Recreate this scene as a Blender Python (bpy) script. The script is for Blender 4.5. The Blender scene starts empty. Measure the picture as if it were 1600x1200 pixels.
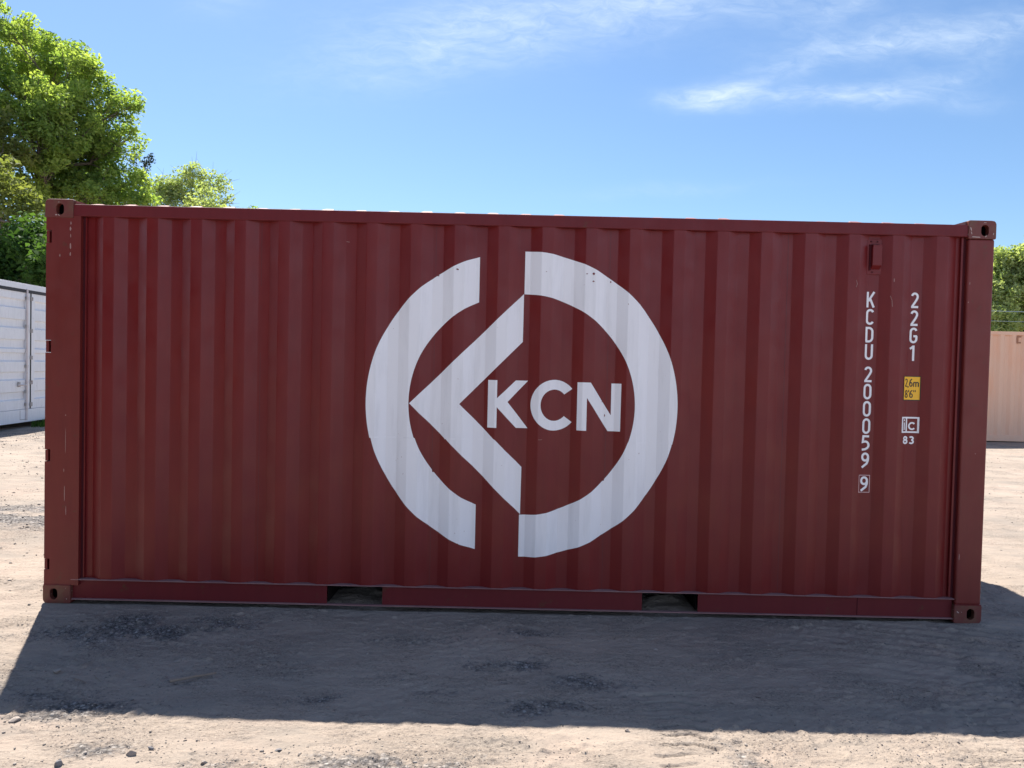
import bpy, bmesh, math, random
import numpy as np
from mathutils import Vector, Matrix

random.seed(7)
rng = np.random.default_rng(7)
scene = bpy.context.scene
COL = scene.collection

# ------------------------------------------------------------------ camera
cam_d = bpy.data.cameras.new("camera")
cam = bpy.data.objects.new("camera", cam_d)
COL.objects.link(cam)
cam_d.sensor_width = 36.0
cam_d.lens = 27.0
cam_d.clip_start = 0.05
cam_d.clip_end = 6000
R_ = Vector((0.99973608, -0.00118897, 0.02294246))
U_ = Vector((-0.02290326, 0.02631055, 0.99939141))
F_ = Vector((0.00179188, 0.99965311, -0.02627637))
CAM = Vector((-0.0448781, -4.9135797, 1.6093019))
m = Matrix(((R_.x, U_.x, -F_.x), (R_.y, U_.y, -F_.y), (R_.z, U_.z, -F_.z))).to_4x4()
m.translation = CAM
cam.matrix_world = m
scene.camera = cam

# ------------------------------------------------------------------ view
scene.view_settings.view_transform = 'Standard'
scene.view_settings.look = 'None'
scene.view_settings.gamma = 1.0
scene.view_settings.exposure = 1.18
scene.cycles.max_bounces = 6
scene.cycles.diffuse_bounces = 4
scene.cycles.transparent_max_bounces = 6

# ------------------------------------------------------------------ sun
TO_SUN = Vector((-0.70, 1.55, 2.56)).normalized()
sd = bpy.data.lights.new("sun", 'SUN')
sd.energy = 5.0
sd.angle = math.radians(0.53)
sd.color = (1.0, 0.935, 0.86)
sun = bpy.data.objects.new("sun", sd)
COL.objects.link(sun)
sun.rotation_euler = TO_SUN.to_track_quat('Z', 'Y').to_euler()
sun.location = (0, 0, 30)

# ------------------------------------------------------------------ world
world = bpy.data.worlds.new("World")
scene.world = world
world.use_nodes = True
wt = world.node_tree
wt.nodes.clear()


def N(t, typ, **kw):
    n = t.nodes.new(typ)
    for k, v in kw.items():
        setattr(n, k, v)
    return n


def math_node(t, op, a, b=None, c=None, clamp=False):
    n = t.nodes.new('ShaderNodeMath')
    n.operation = op
    n.use_clamp = clamp
    for i, v in enumerate((a, b, c)):
        if v is None:
            continue
        if isinstance(v, (int, float)):
            n.inputs[i].default_value = v
        else:
            t.links.new(v, n.inputs[i])
    return n.outputs[0]


def noise_node(t, vec, scale, detail=4, rough=0.55, dist=0.0):
    n = t.nodes.new('ShaderNodeTexNoise')
    n.inputs['Scale'].default_value = scale
    n.inputs['Detail'].default_value = detail
    n.inputs['Roughness'].default_value = rough
    n.inputs['Distortion'].default_value = dist
    t.links.new(vec, n.inputs['Vector'])
    return n.outputs[0]


def ramp_node(t, fac, stops):
    n = t.nodes.new('ShaderNodeValToRGB')
    e = n.color_ramp.elements
    while len(e) < len(stops):
        e.new(0.5)
    for i, (p, c) in enumerate(stops):
        e[i].position = p
        e[i].color = (c, c, c, 1) if isinstance(c, (int, float)) else (*c, 1)
    t.links.new(fac, n.inputs[0])
    return n.outputs[0]


def mix_node(t, fac, a, b, mode='MIX'):
    n = t.nodes.new('ShaderNodeMix')
    n.data_type = 'RGBA'
    n.blend_type = mode
    for sock, v in ((n.inputs[0], fac), (n.inputs[6], a), (n.inputs[7], b)):
        if isinstance(v, (int, float)):
            sock.default_value = v
        elif isinstance(v, tuple):
            sock.default_value = (*v, 1)
        else:
            t.links.new(v, sock)
    return n.outputs[2]


def scale_vec_w(t, vec, s):
    mp = t.nodes.new('ShaderNodeMapping')
    mp.inputs['Scale'].default_value = s
    t.links.new(vec, mp.inputs[0])
    return mp.outputs[0]


SKY_TINT = (0.51, 0.61, 0.70)
BACK_FILL_CLOUD = 0.58
sky = N(wt, 'ShaderNodeTexSky', sky_type='NISHITA')
sky.sun_disc = False
sky.sun_elevation = math.asin(TO_SUN.z)
sky.sun_rotation = math.atan2(TO_SUN.x, TO_SUN.y)
sky.altitude = 0
sky.air_density = 1.0
sky.dust_density = 0.5
sky.ozone_density = 1.6
tc = N(wt, 'ShaderNodeTexCoord')
sep = N(wt, 'ShaderNodeSeparateXYZ')
wt.links.new(tc.outputs['Generated'], sep.inputs[0])
yy = math_node(wt, 'MAXIMUM', sep.outputs[1], 0.08)
uu = math_node(wt, 'DIVIDE', sep.outputs[0], yy)
vv = math_node(wt, 'DIVIDE', sep.outputs[2], yy)
comb = N(wt, 'ShaderNodeCombineXYZ')
wt.links.new(uu, comb.inputs[0])
wt.links.new(vv, comb.inputs[1])


# two shared noise fields: a warp and a streaky one; every cloud is a soft patch of them
warp = N(wt, 'ShaderNodeTexNoise')
warp.inputs['Scale'].default_value = 7.0
warp.inputs['Detail'].default_value = 5
wt.links.new(comb.outputs[0], warp.inputs['Vector'])
wv = N(wt, 'ShaderNodeVectorMath', operation='MULTIPLY_ADD')
wt.links.new(warp.outputs['Color'], wv.inputs[0])
wv.inputs[1].default_value = (0.09, 0.045, 0)
sb = N(wt, 'ShaderNodeVectorMath', operation='SUBTRACT')
wt.links.new(comb.outputs[0], sb.inputs[0])
sb.inputs[1].default_value = (0.045, 0.0225, 0)
wt.links.new(sb.outputs[0], wv.inputs[2])
m2 = N(wt, 'ShaderNodeMapping')
m2.inputs['Rotation'].default_value = (0, 0, math.radians(-12))
m2.inputs['Scale'].default_value = (1.0, 3.6, 1)
wt.links.new(comb.outputs[0], m2.inputs[0])
nz = noise_node(wt, m2.outputs[0], 9.0, 8, 0.60, 0.5)
streak = ramp_node(wt, nz, [(0.26, 0.0), (0.72, 1.0)])
m3 = N(wt, 'ShaderNodeMapping')
m3.inputs['Rotation'].default_value = (0, 0, math.radians(-24))
m3.inputs['Scale'].default_value = (1.0, 3.0, 1)
wt.links.new(wv.outputs[0], m3.inputs[0])
fine_s = ramp_node(wt, noise_node(wt, m3.outputs[0], 26.0, 6, 0.65, 0.8), [(0.32, 0.0), (0.68, 1.0)])


def cloud_blob(u0, v0, ru, rv, ang, amp, soft=0.0):
    mp = N(wt, 'ShaderNodeMapping')
    mp.vector_type = 'TEXTURE'
    mp.inputs['Location'].default_value = (u0, v0, 0)
    mp.inputs['Rotation'].default_value = (0, 0, math.radians(ang))
    mp.inputs['Scale'].default_value = (ru, rv, 1)
    wt.links.new(wv.outputs[0], mp.inputs[0])
    ln = N(wt, 'ShaderNodeVectorMath', operation='DOT_PRODUCT')
    wt.links.new(mp.outputs[0], ln.inputs[0])
    wt.links.new(mp.outputs[0], ln.inputs[1])
    g = math_node(wt, 'EXPONENT', math_node(wt, 'MULTIPLY', ln.outputs['Value'], -1.3))
    nn = math_node(wt, 'ADD', math_node(wt, 'MULTIPLY', streak, 1 - soft), soft)
    return math_node(wt, 'MULTIPLY', math_node(wt, 'MULTIPLY', g, nn), amp)


def PU(px, py):
    return (px - 800) / 1200, (569 + 0.023 * (px - 800) - py) / 1200


tot = None
for (px, py, rx, ry, ang, amp, soft) in [
    (1098, 150, 58, 19, 3, 0.62, 0.55),
    (1190, 122, 105, 20, 16, 0.34, 0.2),
    (1300, 158, 200, 19, 1, 0.48, 0.25),
    (1420, 140, 100, 19, 13, 0.36, 0.1),
    (1370, 66, 180, 30, 8, 0.42, 0.15),
    (1290, 14, 70, 22, 20, 0.30, 0.1),
    (1560, 60, 200, 40, 14, 0.30, 0.1),
    (700, 75, 240, 55, 10, 0.42, 0.35),
    (950, 15, 360, 45, 3, 0.42, 0.35),
    (340, 15, 70, 26, 15, 0.14, 0.2),
    (1040, 298, 160, 14, 4, 0.12, 0.3),
]:
    u0, v0 = PU(px, py)
    b = cloud_blob(u0, v0, rx / 1200, ry / 1200, ang, amp, soft)
    tot = b if tot is None else math_node(wt, 'ADD', tot, b)
front = math_node(wt, 'GREATER_THAN', sep.outputs[1], 0.1)
tot = math_node(wt, 'MULTIPLY', math_node(wt, 'MINIMUM', tot, 1.0), front)
# unseen bright cloud added at the viewer's back to fill the shade
nb = noise_node(wt, scale_vec_w(wt, tc.outputs['Generated'], (1.2, 1.2, 3.0)), 1.6, 4, 0.55)
back = math_node(wt, 'MULTIPLY', ramp_node(wt, nb, [(0.30, 0.35), (0.65, 1.0)]),
                 ramp_node(wt, math_node(wt, 'ADD', math_node(wt, 'MULTIPLY', sep.outputs[1], -1.0), 0.2), [(0.0, 0.0), (0.45, 1.0)]))
back = math_node(wt, 'MULTIPLY', back, ramp_node(wt, sep.outputs[2], [(0.0, 1.0), (0.25, 1.0), (0.72, 0.0)]))
tot = math_node(wt, 'MULTIPLY', tot, math_node(wt, 'ADD', math_node(wt, 'MULTIPLY', fine_s, 0.9), 0.45))
tint = mix_node(wt, 1.0, sky.outputs[0], SKY_TINT, 'MULTIPLY')
skyc = mix_node(wt, math_node(wt, 'MINIMUM', tot, 1.0), tint, (4.1, 4.75, 5.4))
skyc = mix_node(wt, math_node(wt, 'MULTIPLY', back, BACK_FILL_CLOUD), skyc, (7.5, 8.4, 11.0))
bg = N(wt, 'ShaderNodeBackground')
bg.inputs['Strength'].default_value = 0.10
wt.links.new(skyc, bg.inputs[0])
wo = N(wt, 'ShaderNodeOutputWorld')
wt.links.new(bg.outputs[0], wo.inputs[0])


# ------------------------------------------------------------------ helpers
def tag(o, label=None, cat=None, group=None, kind=None):
    if label:
        o['label'] = label
    if cat:
        o['category'] = cat
    if group:
        o['group'] = group
    if kind:
        o['kind'] = kind
    return o


def link(name, me, mat=None, parent=None):
    o = bpy.data.objects.new(name, me)
    COL.objects.link(o)
    if mat is not None:
        me.materials.append(mat)
    if parent is not None:
        o.parent = parent
    return o


def empty(name, loc=(0, 0, 0), rz=0.0):
    o = bpy.data.objects.new(name, None)
    COL.objects.link(o)
    o.empty_display_size = 0.3
    o.location = loc
    o.rotation_euler = (0, 0, rz)
    return o


class MB:
    def __init__(self):
        self.v, self.f = [], []

    def add(self, vs, fs):
        k = len(self.v)
        self.v += [tuple(p) for p in vs]
        self.f += [tuple(i + k for i in f) for f in fs]
        return self

    def box(self, x0, x1, y0, y1, z0, z1):
        vs = [(x0, y0, z0), (x1, y0, z0), (x1, y1, z0), (x0, y1, z0),
              (x0, y0, z1), (x1, y0, z1), (x1, y1, z1), (x0, y1, z1)]
        fs = [(0, 3, 2, 1), (4, 5, 6, 7), (0, 1, 5, 4), (1, 2, 6, 5), (2, 3, 7, 6), (3, 0, 4, 7)]
        return self.add(vs, fs)

    def prism(self, poly, axis, a, b):
        """poly: 2d pts; extrude along axis between a and b. axis 'x': poly=(y,z); 'y': (x,z); 'z': (x,y)"""
        def P(p, t):
            return {'x': (t, p[0], p[1]), 'y': (p[0], t, p[1]), 'z': (p[0], p[1], t)}[axis]
        n = len(poly)
        vs = [P(p, a) for p in poly] + [P(p, b) for p in poly]
        fs = [tuple(range(n))[::-1], tuple(range(n, 2 * n))]
        fs += [(i, (i + 1) % n, n + (i + 1) % n, n + i) for i in range(n)]
        return self.add(vs, fs)

    def tube(self, pts, rads, n=8, caps=True):
        pts = [Vector(p) for p in pts]
        if isinstance(rads, (int, float)):
            rads = [rads] * len(pts)
        k = len(self.v)
        for i, p in enumerate(pts):
            d = (pts[min(i + 1, len(pts) - 1)] - pts[max(i - 1, 0)]).normalized()
            a = d.orthogonal().normalized() if i == 0 else (a - d * a.dot(d)).normalized()
            b = d.cross(a)
            for j in range(n):
                t = 2 * math.pi * j / n
                self.v.append(tuple(p + (a * math.cos(t) + b * math.sin(t)) * rads[i]))
        for i in range(len(pts) - 1):
            for j in range(n):
                q = k + i * n
                self.f.append((q + j, q + (j + 1) % n, q + n + (j + 1) % n, q + n + j))
        if caps:
            self.f.append(tuple(k + j for j in range(n))[::-1])
            q = k + (len(pts) - 1) * n
            self.f.append(tuple(q + j for j in range(n)))
        return self

    def build(self, name, mat, parent=None, bevel=0.0, smooth=False, fix=True, seg=2):
        me = bpy.data.meshes.new(name)
        me.from_pydata(self.v, [], self.f)
        if fix:
            bm = bmesh.new()
            bm.from_mesh(me)
            bmesh.ops.recalc_face_normals(bm, faces=bm.faces)
            bm.to_mesh(me)
            bm.free()
        me.update()
        o = link(name, me, mat, parent)
        if smooth:
            me.polygons.foreach_set('use_smooth', [True] * len(me.polygons))
        if bevel:
            b = o.modifiers.new("bevel", 'BEVEL')
            b.width = bevel
            b.segments = seg
            b.limit_method = 'ANGLE'
            b.angle_limit = math.radians(40)
        return o


def mesh_from_arrays(name, verts, quads, mat, parent=None, attrs=None, smooth=False):
    me = bpy.data.meshes.new(name)
    nv, nf = len(verts), len(quads)
    k = quads.shape[1]
    me.vertices.add(nv)
    me.vertices.foreach_set('co', np.asarray(verts, dtype=np.float32).ravel())
    me.loops.add(nf * k)
    me.loops.foreach_set('vertex_index', np.asarray(quads, dtype=np.int32).ravel())
    me.polygons.add(nf)
    me.polygons.foreach_set('loop_start', np.arange(0, nf * k, k, dtype=np.int32))
    me.polygons.foreach_set('loop_total', np.full(nf, k, dtype=np.int32))
    if smooth:
        me.polygons.foreach_set('use_smooth', np.ones(nf, dtype=bool))
    me.update(calc_edges=True)
    for an, av in (attrs or {}).items():
        at = me.attributes.new(an, 'FLOAT', 'POINT')
        at.data.foreach_set('value', np.asarray(av, dtype=np.float32))
    me.validate()
    return link(name, me, mat, parent)


# numpy value noise -------------------------------------------------
def _hash(ix, iy, seed):
    h = (ix.astype(np.int64) * 374761393 + iy.astype(np.int64) * 668265263 + seed * 1442695041) & 0xFFFFFFFF
    h = ((h ^ (h >> 13)) * 1274126177) & 0xFFFFFFFF
    h = h ^ (h >> 16)
    return (h & 0xFFFF) / 65535.0


def vnoise(x, y, seed=0):
    ix, iy = np.floor(x), np.floor(y)
    fx, fy = x - ix, y - iy
    fx = fx * fx * fx * (fx * (fx * 6 - 15) + 10)
    fy = fy * fy * fy * (fy * (fy * 6 - 15) + 10)
    a = _hash(ix, iy, seed)
    b = _hash(ix + 1, iy, seed)
    c = _hash(ix, iy + 1, seed)
    d = _hash(ix + 1, iy + 1, seed)
    return (a * (1 - fx) + b * fx) * (1 - fy) + (c * (1 - fx) + d * fx) * fy - 0.5


def fbm(x, y, oct=4, seed=0, gain=0.5):
    s, a = 0.0, 1.0
    for i in range(oct):
        s = s + a * vnoise(x * 2 ** i + 17.3 * i, y * 2 ** i - 9.1 * i, seed + i)
        a *= gain
    return s


# ------------------------------------------------------------------ materials
def new_mat(name):
    mt = bpy.data.materials.new(name)
    mt.use_nodes = True
    t = mt.node_tree
    p = t.nodes['Principled BSDF']
    co = t.nodes.new('ShaderNodeTexCoord')
    return mt, t, p, co.outputs['Object']


def scale_vec(t, vec, s):
    mp = t.nodes.new('ShaderNodeMapping')
    mp.inputs['Scale'].default_value = s
    t.links.new(vec, mp.inputs[0])
    return mp.outputs[0]


def bump(t, p, h, strength, dist):
    b = t.nodes.new('ShaderNodeBump')
    b.inputs['Strength'].default_value = strength
    b.inputs['Distance'].default_value = dist
    t.links.new(h, b.inputs['Height'])
    t.links.new(b.outputs[0], p.inputs['Normal'])
    return b


def paint(name, col, col2, rough=0.42, rust=0.0, rustcol=(0.10, 0.035, 0.018), chips=0.0, chipcol=(0.45, 0.38, 0.34),
          spec=0.5, vstreak=0.0):
    mt, t, p, vec = new_mat(name)
    n1 = noise_node(t, vec, 1.7, 5, 0.6)
    base = mix_node(t, ramp_node(t, n1, [(0.35, 0.0), (0.65, 1.0)]), col, col2)
    n2 = noise_node(t, scale_vec(t, vec, (1, 1, 0.15)), 26, 4, 0.6)
    base = mix_node(t, math_node(t, 'MULTIPLY', ramp_node(t, n2, [(0.42, 0.0), (0.75, 1.0)]), 0.35 + vstreak), base,
                    tuple(c * 0.72 for c in col))
    if rust:
        n3 = noise_node(t, vec, 9, 8, 0.68)
        rf = ramp_node(t, n3, [(0.62 - 0.22 * rust, 0.0), (0.72 - 0.18 * rust, 1.0)])
        base = mix_node(t, rf, base, rustcol)
    if chips:
        n4 = noise_node(t, vec, 45, 3, 0.5)
        cf = ramp_node(t, n4, [(0.72 - 0.06 * chips, 0.0), (0.735 - 0.06 * chips, 1.0)])
        base = mix_node(t, cf, base, chipcol)
    t.links.new(base, p.inputs['Base Color'])
    rr = ramp_node(t, noise_node(t, vec, 6, 6, 0.6), [(0.3, max(0.05, rough - 0.08)), (0.7, rough + 0.12)])
    t.links.new(rr, p.inputs['Roughness'])
    p.inputs['Specular IOR Level'].default_value = spec
    bump(t, p, noise_node(t, vec, 220, 2, 0.5), 0.08, 0.001)
    return mt


RED = (0.142, 0.0090, 0.0110)
RED2 = (0.158, 0.0125, 0.0115)
M = {}
M['red'] = paint('red_paint', RED, RED2, 0.38, spec=0.34)
M['red_post'] = paint('red_post_paint', (0.145, 0.015, 0.013), (0.160, 0.021, 0.016), 0.45, rust=0.06, spec=0.4)
M['red_rail'] = paint('red_rail_paint', (0.130, 0.011, 0.015), (0.140, 0.013, 0.016), 0.5, rust=0.03, spec=0.3)
M['casting'] = paint('casting_paint', (0.150, 0.025, 0.020), (0.13, 0.032, 0.022), 0.55, rust=0.7, rustcol=(0.13, 0.05, 0.028), chips=0.3)
M['roof'] = paint('roof_paint', (0.26, 0.075, 0.068), (0.32, 0.12, 0.10), 0.6, rust=0.2)
M['flange'] = paint('dusty_flange_lit_gusset', (0.24, 0.11, 0.11), (0.30, 0.17, 0.16), 0.8)
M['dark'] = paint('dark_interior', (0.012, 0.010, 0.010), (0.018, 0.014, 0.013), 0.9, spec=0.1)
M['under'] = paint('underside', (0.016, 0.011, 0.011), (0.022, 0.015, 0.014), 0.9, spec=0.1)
M['gap'] = paint('groove_paint', (0.06, 0.007, 0.012), (0.07, 0.009, 0.013), 0.7, spec=0.2)


def vinyl():
    mt, t, p, vec = new_mat('white_vinyl')
    n1 = noise_node(t, vec, 2.5, 5, 0.6)
    base = mix_node(t, n1, (0.80, 0.80, 0.83), (0.86, 0.86, 0.87))
    n2 = noise_node(t, scale_vec(t, vec, (1, 1, 0.12)), 14, 5, 0.65)
    base = mix_node(t, math_node(t, 'MULTIPLY', ramp_node(t, n2, [(0.5, 0.0), (0.8, 1.0)]), 0.5), base, (0.60, 0.60, 0.61))
    n4 = noise_node(t, vec, 60, 3, 0.5)
    base = mix_node(t, ramp_node(t, n4, [(0.755, 0.0), (0.77, 1.0)]), base, (0.35, 0.25, 0.24))
    t.links.new(base, p.inputs['Base Color'])
    p.inputs['Roughness'].default_value = 0.35
    bump(t, p, noise_node(t, vec, 90, 2, 0.5), 0.05, 0.001)
    return mt


M['vinyl'] = vinyl()
M['yellow'] = paint('yellow_sticker', (0.95, 0.53, 0.02), (0.90, 0.49, 0.018), 0.4)
M['black'] = paint('black_sticker', (0.015, 0.012, 0.014), (0.02, 0.015, 0.016), 0.5)
M['white_box'] = paint('white_container_paint', (0.76, 0.77, 0.79), (0.71, 0.73, 0.75), 0.5, rust=0.0, chips=0.1, chipcol=(0.3, 0.25, 0.22))
M['gasket'] = paint('rubber_gasket', (0.03, 0.03, 0.035), (0.04, 0.04, 0.045), 0.7)
M['rod'] = paint('rod_paint', (0.60, 0.56, 0.56), (0.54, 0.48, 0.47), 0.45, rust=0.25, rustcol=(0.32, 0.22, 0.18))
M['metal'] = paint('galvanised_metal', (0.30, 0.29, 0.28), (0.38, 0.36, 0.34), 0.5, rust=0.3)
M['brownmark'] = paint('brown_mark', (0.34, 0.16, 0.09), (0.30, 0.13, 0.07), 0.7)
M['wood'] = paint('weathered_wood', (0.22, 0.16, 0.12), (0.28, 0.22, 0.17), 0.85)
M['cable'] = paint('cable_jacket', (0.18, 0.25, 0.34), (0.2, 0.27, 0.36), 0.4)


def tan_paint():
    mt, t, p, vec = new_mat('tan_container_paint')
    n1 = noise_node(t, scale_vec(t, vec, (1, 1, 0.2)), 1.2, 5, 0.6)
    base = mix_node(t, n1, (0.68, 0.43, 0.295), (0.74, 0.465, 0.32))
    n2 = noise_node(t, scale_vec(t, vec, (1.2, 1, 0.35)), 1.3, 5, 0.62)
    base = mix_node(t, ramp_node(t, n2, [(0.50, 0.0), (0.72, 0.75)]), base, (0.76, 0.36, 0.20))
    t.links.new(base, p.inputs['Base Color'])
    p.inputs['Roughness'].default_value = 0.6
    return mt


M['tan'] = tan_paint()


def ground_mat():
    mt, t, p, vec = new_mat('dirt_yard')
    big = noise_node(t, vec, 0.55, 6, 0.6)
    tan = mix_node(t, ramp_node(t, big, [(0.38, 0.0), (0.62, 1.0)]), (0.298, 0.247, 0.202), (0.335, 0.280, 0.230))
    pk = noise_node(t, vec, 1.1, 4, 0.5)
    tan = mix_node(t, ramp_node(t, pk, [(0.5, 0.0), (0.68, 0.6)]), tan, (0.34, 0.258, 0.208))
    # damp or swept patches with broken edges
    dk = noise_node(t, scale_vec(t, vec, (0.8, 1.5, 1)), 1.3, 8, 0.68)
    tan = mix_node(t, ramp_node(t, dk, [(0.50, 0.0), (0.60, 0.55)]), tan, (0.225, 0.200, 0.172))
    tan = mix_node(t, ramp_node(t, dk, [(0.36, 0.45), (0.45, 0.0)]), tan, (0.37, 0.315, 0.262))
    # grit comes and goes: smooth packed dirt against crumbly dirt
    rg = ramp_node(t, noise_node(t, scale_vec(t, vec, (1.0, 1.7, 1)), 1.9, 5, 0.62), [(0.44, 0.10), (0.60, 1.0)])
    fine = noise_node(t, vec, 70, 4, 0.75)
    crumbs = noise_node(t, scale_vec(t, vec, (0.55, 1.3, 1)), 34, 5, 0.72)
    tan = mix_node(t, math_node(t, 'MULTIPLY', ramp_node(t, fine, [(0.34, 0.9), (0.47, 0.0)]), rg), tan, (0.12, 0.105, 0.092))
    tan = mix_node(t, math_node(t, 'MULTIPLY', ramp_node(t, crumbs, [(0.345, 1.0), (0.375, 0.0)]), rg), tan, (0.085, 0.075, 0.068))
    tan = mix_node(t, math_node(t, 'MULTIPLY', ramp_node(t, fine, [(0.55, 0.0), (0.70, 0.8)]), rg), tan, (0.46, 0.40, 0.335))
    at = t.nodes.new('ShaderNodeAttribute')
    at.attribute_name = 'gravel'
    # stony patches: cell pattern of small stones
    vo = t.nodes.new('ShaderNodeTexVoronoi')
    vo.inputs['Scale'].default_value = 55
    t.links.new(vec, vo.inputs['Vector'])
    sp = t.nodes.new('ShaderNodeSeparateColor')
    t.links.new(vo.outputs['Color'], sp.inputs[0])
    stone = ramp_node(t, sp.outputs[0], [(0.0, (0.11, 0.105, 0.105)), (0.45, (0.17, 0.158, 0.152)), (0.8, (0.25, 0.23, 0.21)), (1.0, (0.42, 0.39, 0.36))])
    edge = ramp_node(t, vo.outputs['Distance'], [(0.35, 1.0), (0.7, 0.45)])
    stone = mix_node(t, 1.0, stone, edge, 'MULTIPLY')
    gm = math_node(t, 'ADD', at.outputs['Fac'], math_node(t, 'MULTIPLY', math_node(t, 'SUBTRACT', noise_node(t, vec, 22, 4, 0.7), 0.5), 1.5))
    gf = ramp_node(t, gm, [(0.36, 0.0), (0.80, 0.95)])
    col = mix_node(t, gf, tan, stone)
    t.links.new(col, p.inputs['Base Color'])
    p.inputs['Roughness'].default_value = 0.95
    p.inputs['Specular IOR Level'].default_value = 0.15
    h1 = math_node(t, 'MULTIPLY', math_node(t, 'MULTIPLY', noise_node(t, vec, 55, 5, 0.78), math_node(t, 'ADD', math_node(t, 'MULTIPLY', rg, 0.75), 0.35)), 1.1)
    h1 = math_node(t, 'ADD', h1, math_node(t, 'MULTIPLY', ramp_node(t, crumbs, [(0.33, 0.0), (0.40, 1.0)]), math_node(t, 'MULTIPLY', rg, 0.5)))
    h2 = math_node(t, 'MULTIPLY', math_node(t, 'MULTIPLY', math_node(t, 'SUBTRACT', 1.0, vo.outputs['Distance']), gf), 0.7)
    h3 = math_node(t, 'MULTIPLY', noise_node(t, vec, 12, 5, 0.6), 0.8)
    bump(t, p, math_node(t, 'ADD', math_node(t, 'ADD', h1, h2), h3), 0.75, 0.016)
    return mt


M['ground'] = ground_mat()


def stone_mat(name, c1, c2):
    mt, t, p, vec = new_mat(name)
    oi = t.nodes.new('ShaderNodeAttribute')
    oi.attribute_name = 'tone'
    n = noise_node(t, vec, 40, 5, 0.6)
    base = mix_node(t, oi.outputs['Fac'], c1, c2)
    base = mix_node(t, math_node(t, 'MULTIPLY', n, 0.5), base, (0.20, 0.17, 0.15))
    t.links.new(base, p.inputs['Base Color'])
    p.inputs['Roughness'].default_value = 0.9
    bump(t, p, n, 0.5, 0.004)
    return mt


M['gravel'] = stone_mat('gravel_stones', (0.12, 0.11, 0.105), (0.38, 0.335, 0.29))
M['stone'] = stone_mat('pale_stone', (0.24, 0.20, 0.17), (0.34, 0.29, 0.25))
M['darkstone'] = stone_mat('dark_stone', (0.10, 0.10, 0.115), (0.22, 0.22, 0.23))


def leaf_mat(name, c1, c2, trans=0.45):
    mt, t, p, vec = new_mat(name)
    at = t.nodes.new('ShaderNodeAttribute')
    at.attribute_name = 'tone'
    base = mix_node(t, at.outputs['Fac'], c1, c2)
    t.links.new(base, p.inputs['Base Color'])
    p.inputs['Roughness'].default_value = 0.5
    p.inputs['Specular IOR Level'].default_value = 0.12
    p.inputs['Roughness'].default_value = 0.65
    tr = t.nodes.new('ShaderNodeBsdfTranslucent')
    c3 = mix_node(t, 1.0, base, (1.25, 1.25, 0.55), 'MULTIPLY')
    t.links.new(c3, tr.inputs[0])
    mx = t.nodes.new('ShaderNodeMixShader')
    mx.inputs[0].default_value = trans
    out = t.nodes['Material Output']
    t.links.new(p.outputs[0], mx.inputs[1])
    t.links.new(tr.outputs[0], mx.inputs[2])
    t.links.new(mx.outputs[0], out.inputs[0])
    return mt


M['leaf_maple'] = leaf_mat('maple_leaf', (0.13, 0.235, 0.08), (0.40, 0.50, 0.14), 0.6)
M['leaf_olive'] = leaf_mat('olive_leaf', (0.11, 0.15, 0.05), (0.27, 0.31, 0.11), 0.5)
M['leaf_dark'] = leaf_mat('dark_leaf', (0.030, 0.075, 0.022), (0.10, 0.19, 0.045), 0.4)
M['leaf_light'] = leaf_mat('spring_leaf', (0.26, 0.35, 0.15), (0.46, 0.53, 0.27), 0.5)
M['needle'] = leaf_mat('pine_needle', (0.012, 0.030, 0.014), (0.03, 0.05, 0.025), 0.1)
M['grass'] = leaf_mat('grass_blade', (0.03, 0.08, 0.012), (0.09, 0.17, 0.03), 0.3)


def bark():
    mt, t, p, vec = new_mat('bark')
    n = noise_node(t, scale_vec(t, vec, (1, 1, 0.25)), 14, 6, 0.7)
    t.links.new(mix_node(t, n, (0.07, 0.055, 0.042), (0.20, 0.165, 0.13)), p.inputs['Base Color'])
    p.inputs['Roughness'].default_value = 0.95
    bump(t, p, n, 0.8, 0.03)
    return mt


M['bark'] = bark()

# ------------------------------------------------------------------ ground


def spaced(core0, core1, step, lo, hi, grow=1.09):
    a = list(np.arange(core0, core1 + 1e-6, step))
    s, x = step, core1
    while x < hi:
        s *= grow
        x += s
        a.append(x)
    s, x = step, core0
    pre = []
    while x > lo:
        s *= grow
        x -= s
        pre.append(x)
    return np.array(pre[::-1] + a)


def rise(x, y):
    a = 1 / (1 + np.exp(-(-x - 7.3) * 1.6))
    b = 1 / (1 + np.exp(-(y - 6.0) * 1.2))
    c = 1 / (1 + np.exp(-(x - 7.5) * 1.6))
    d = 1 / (1 + np.exp(-(y - 9.0) * 1.2))
    return 0.045 * a * b + 0.045 * c * d


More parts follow.
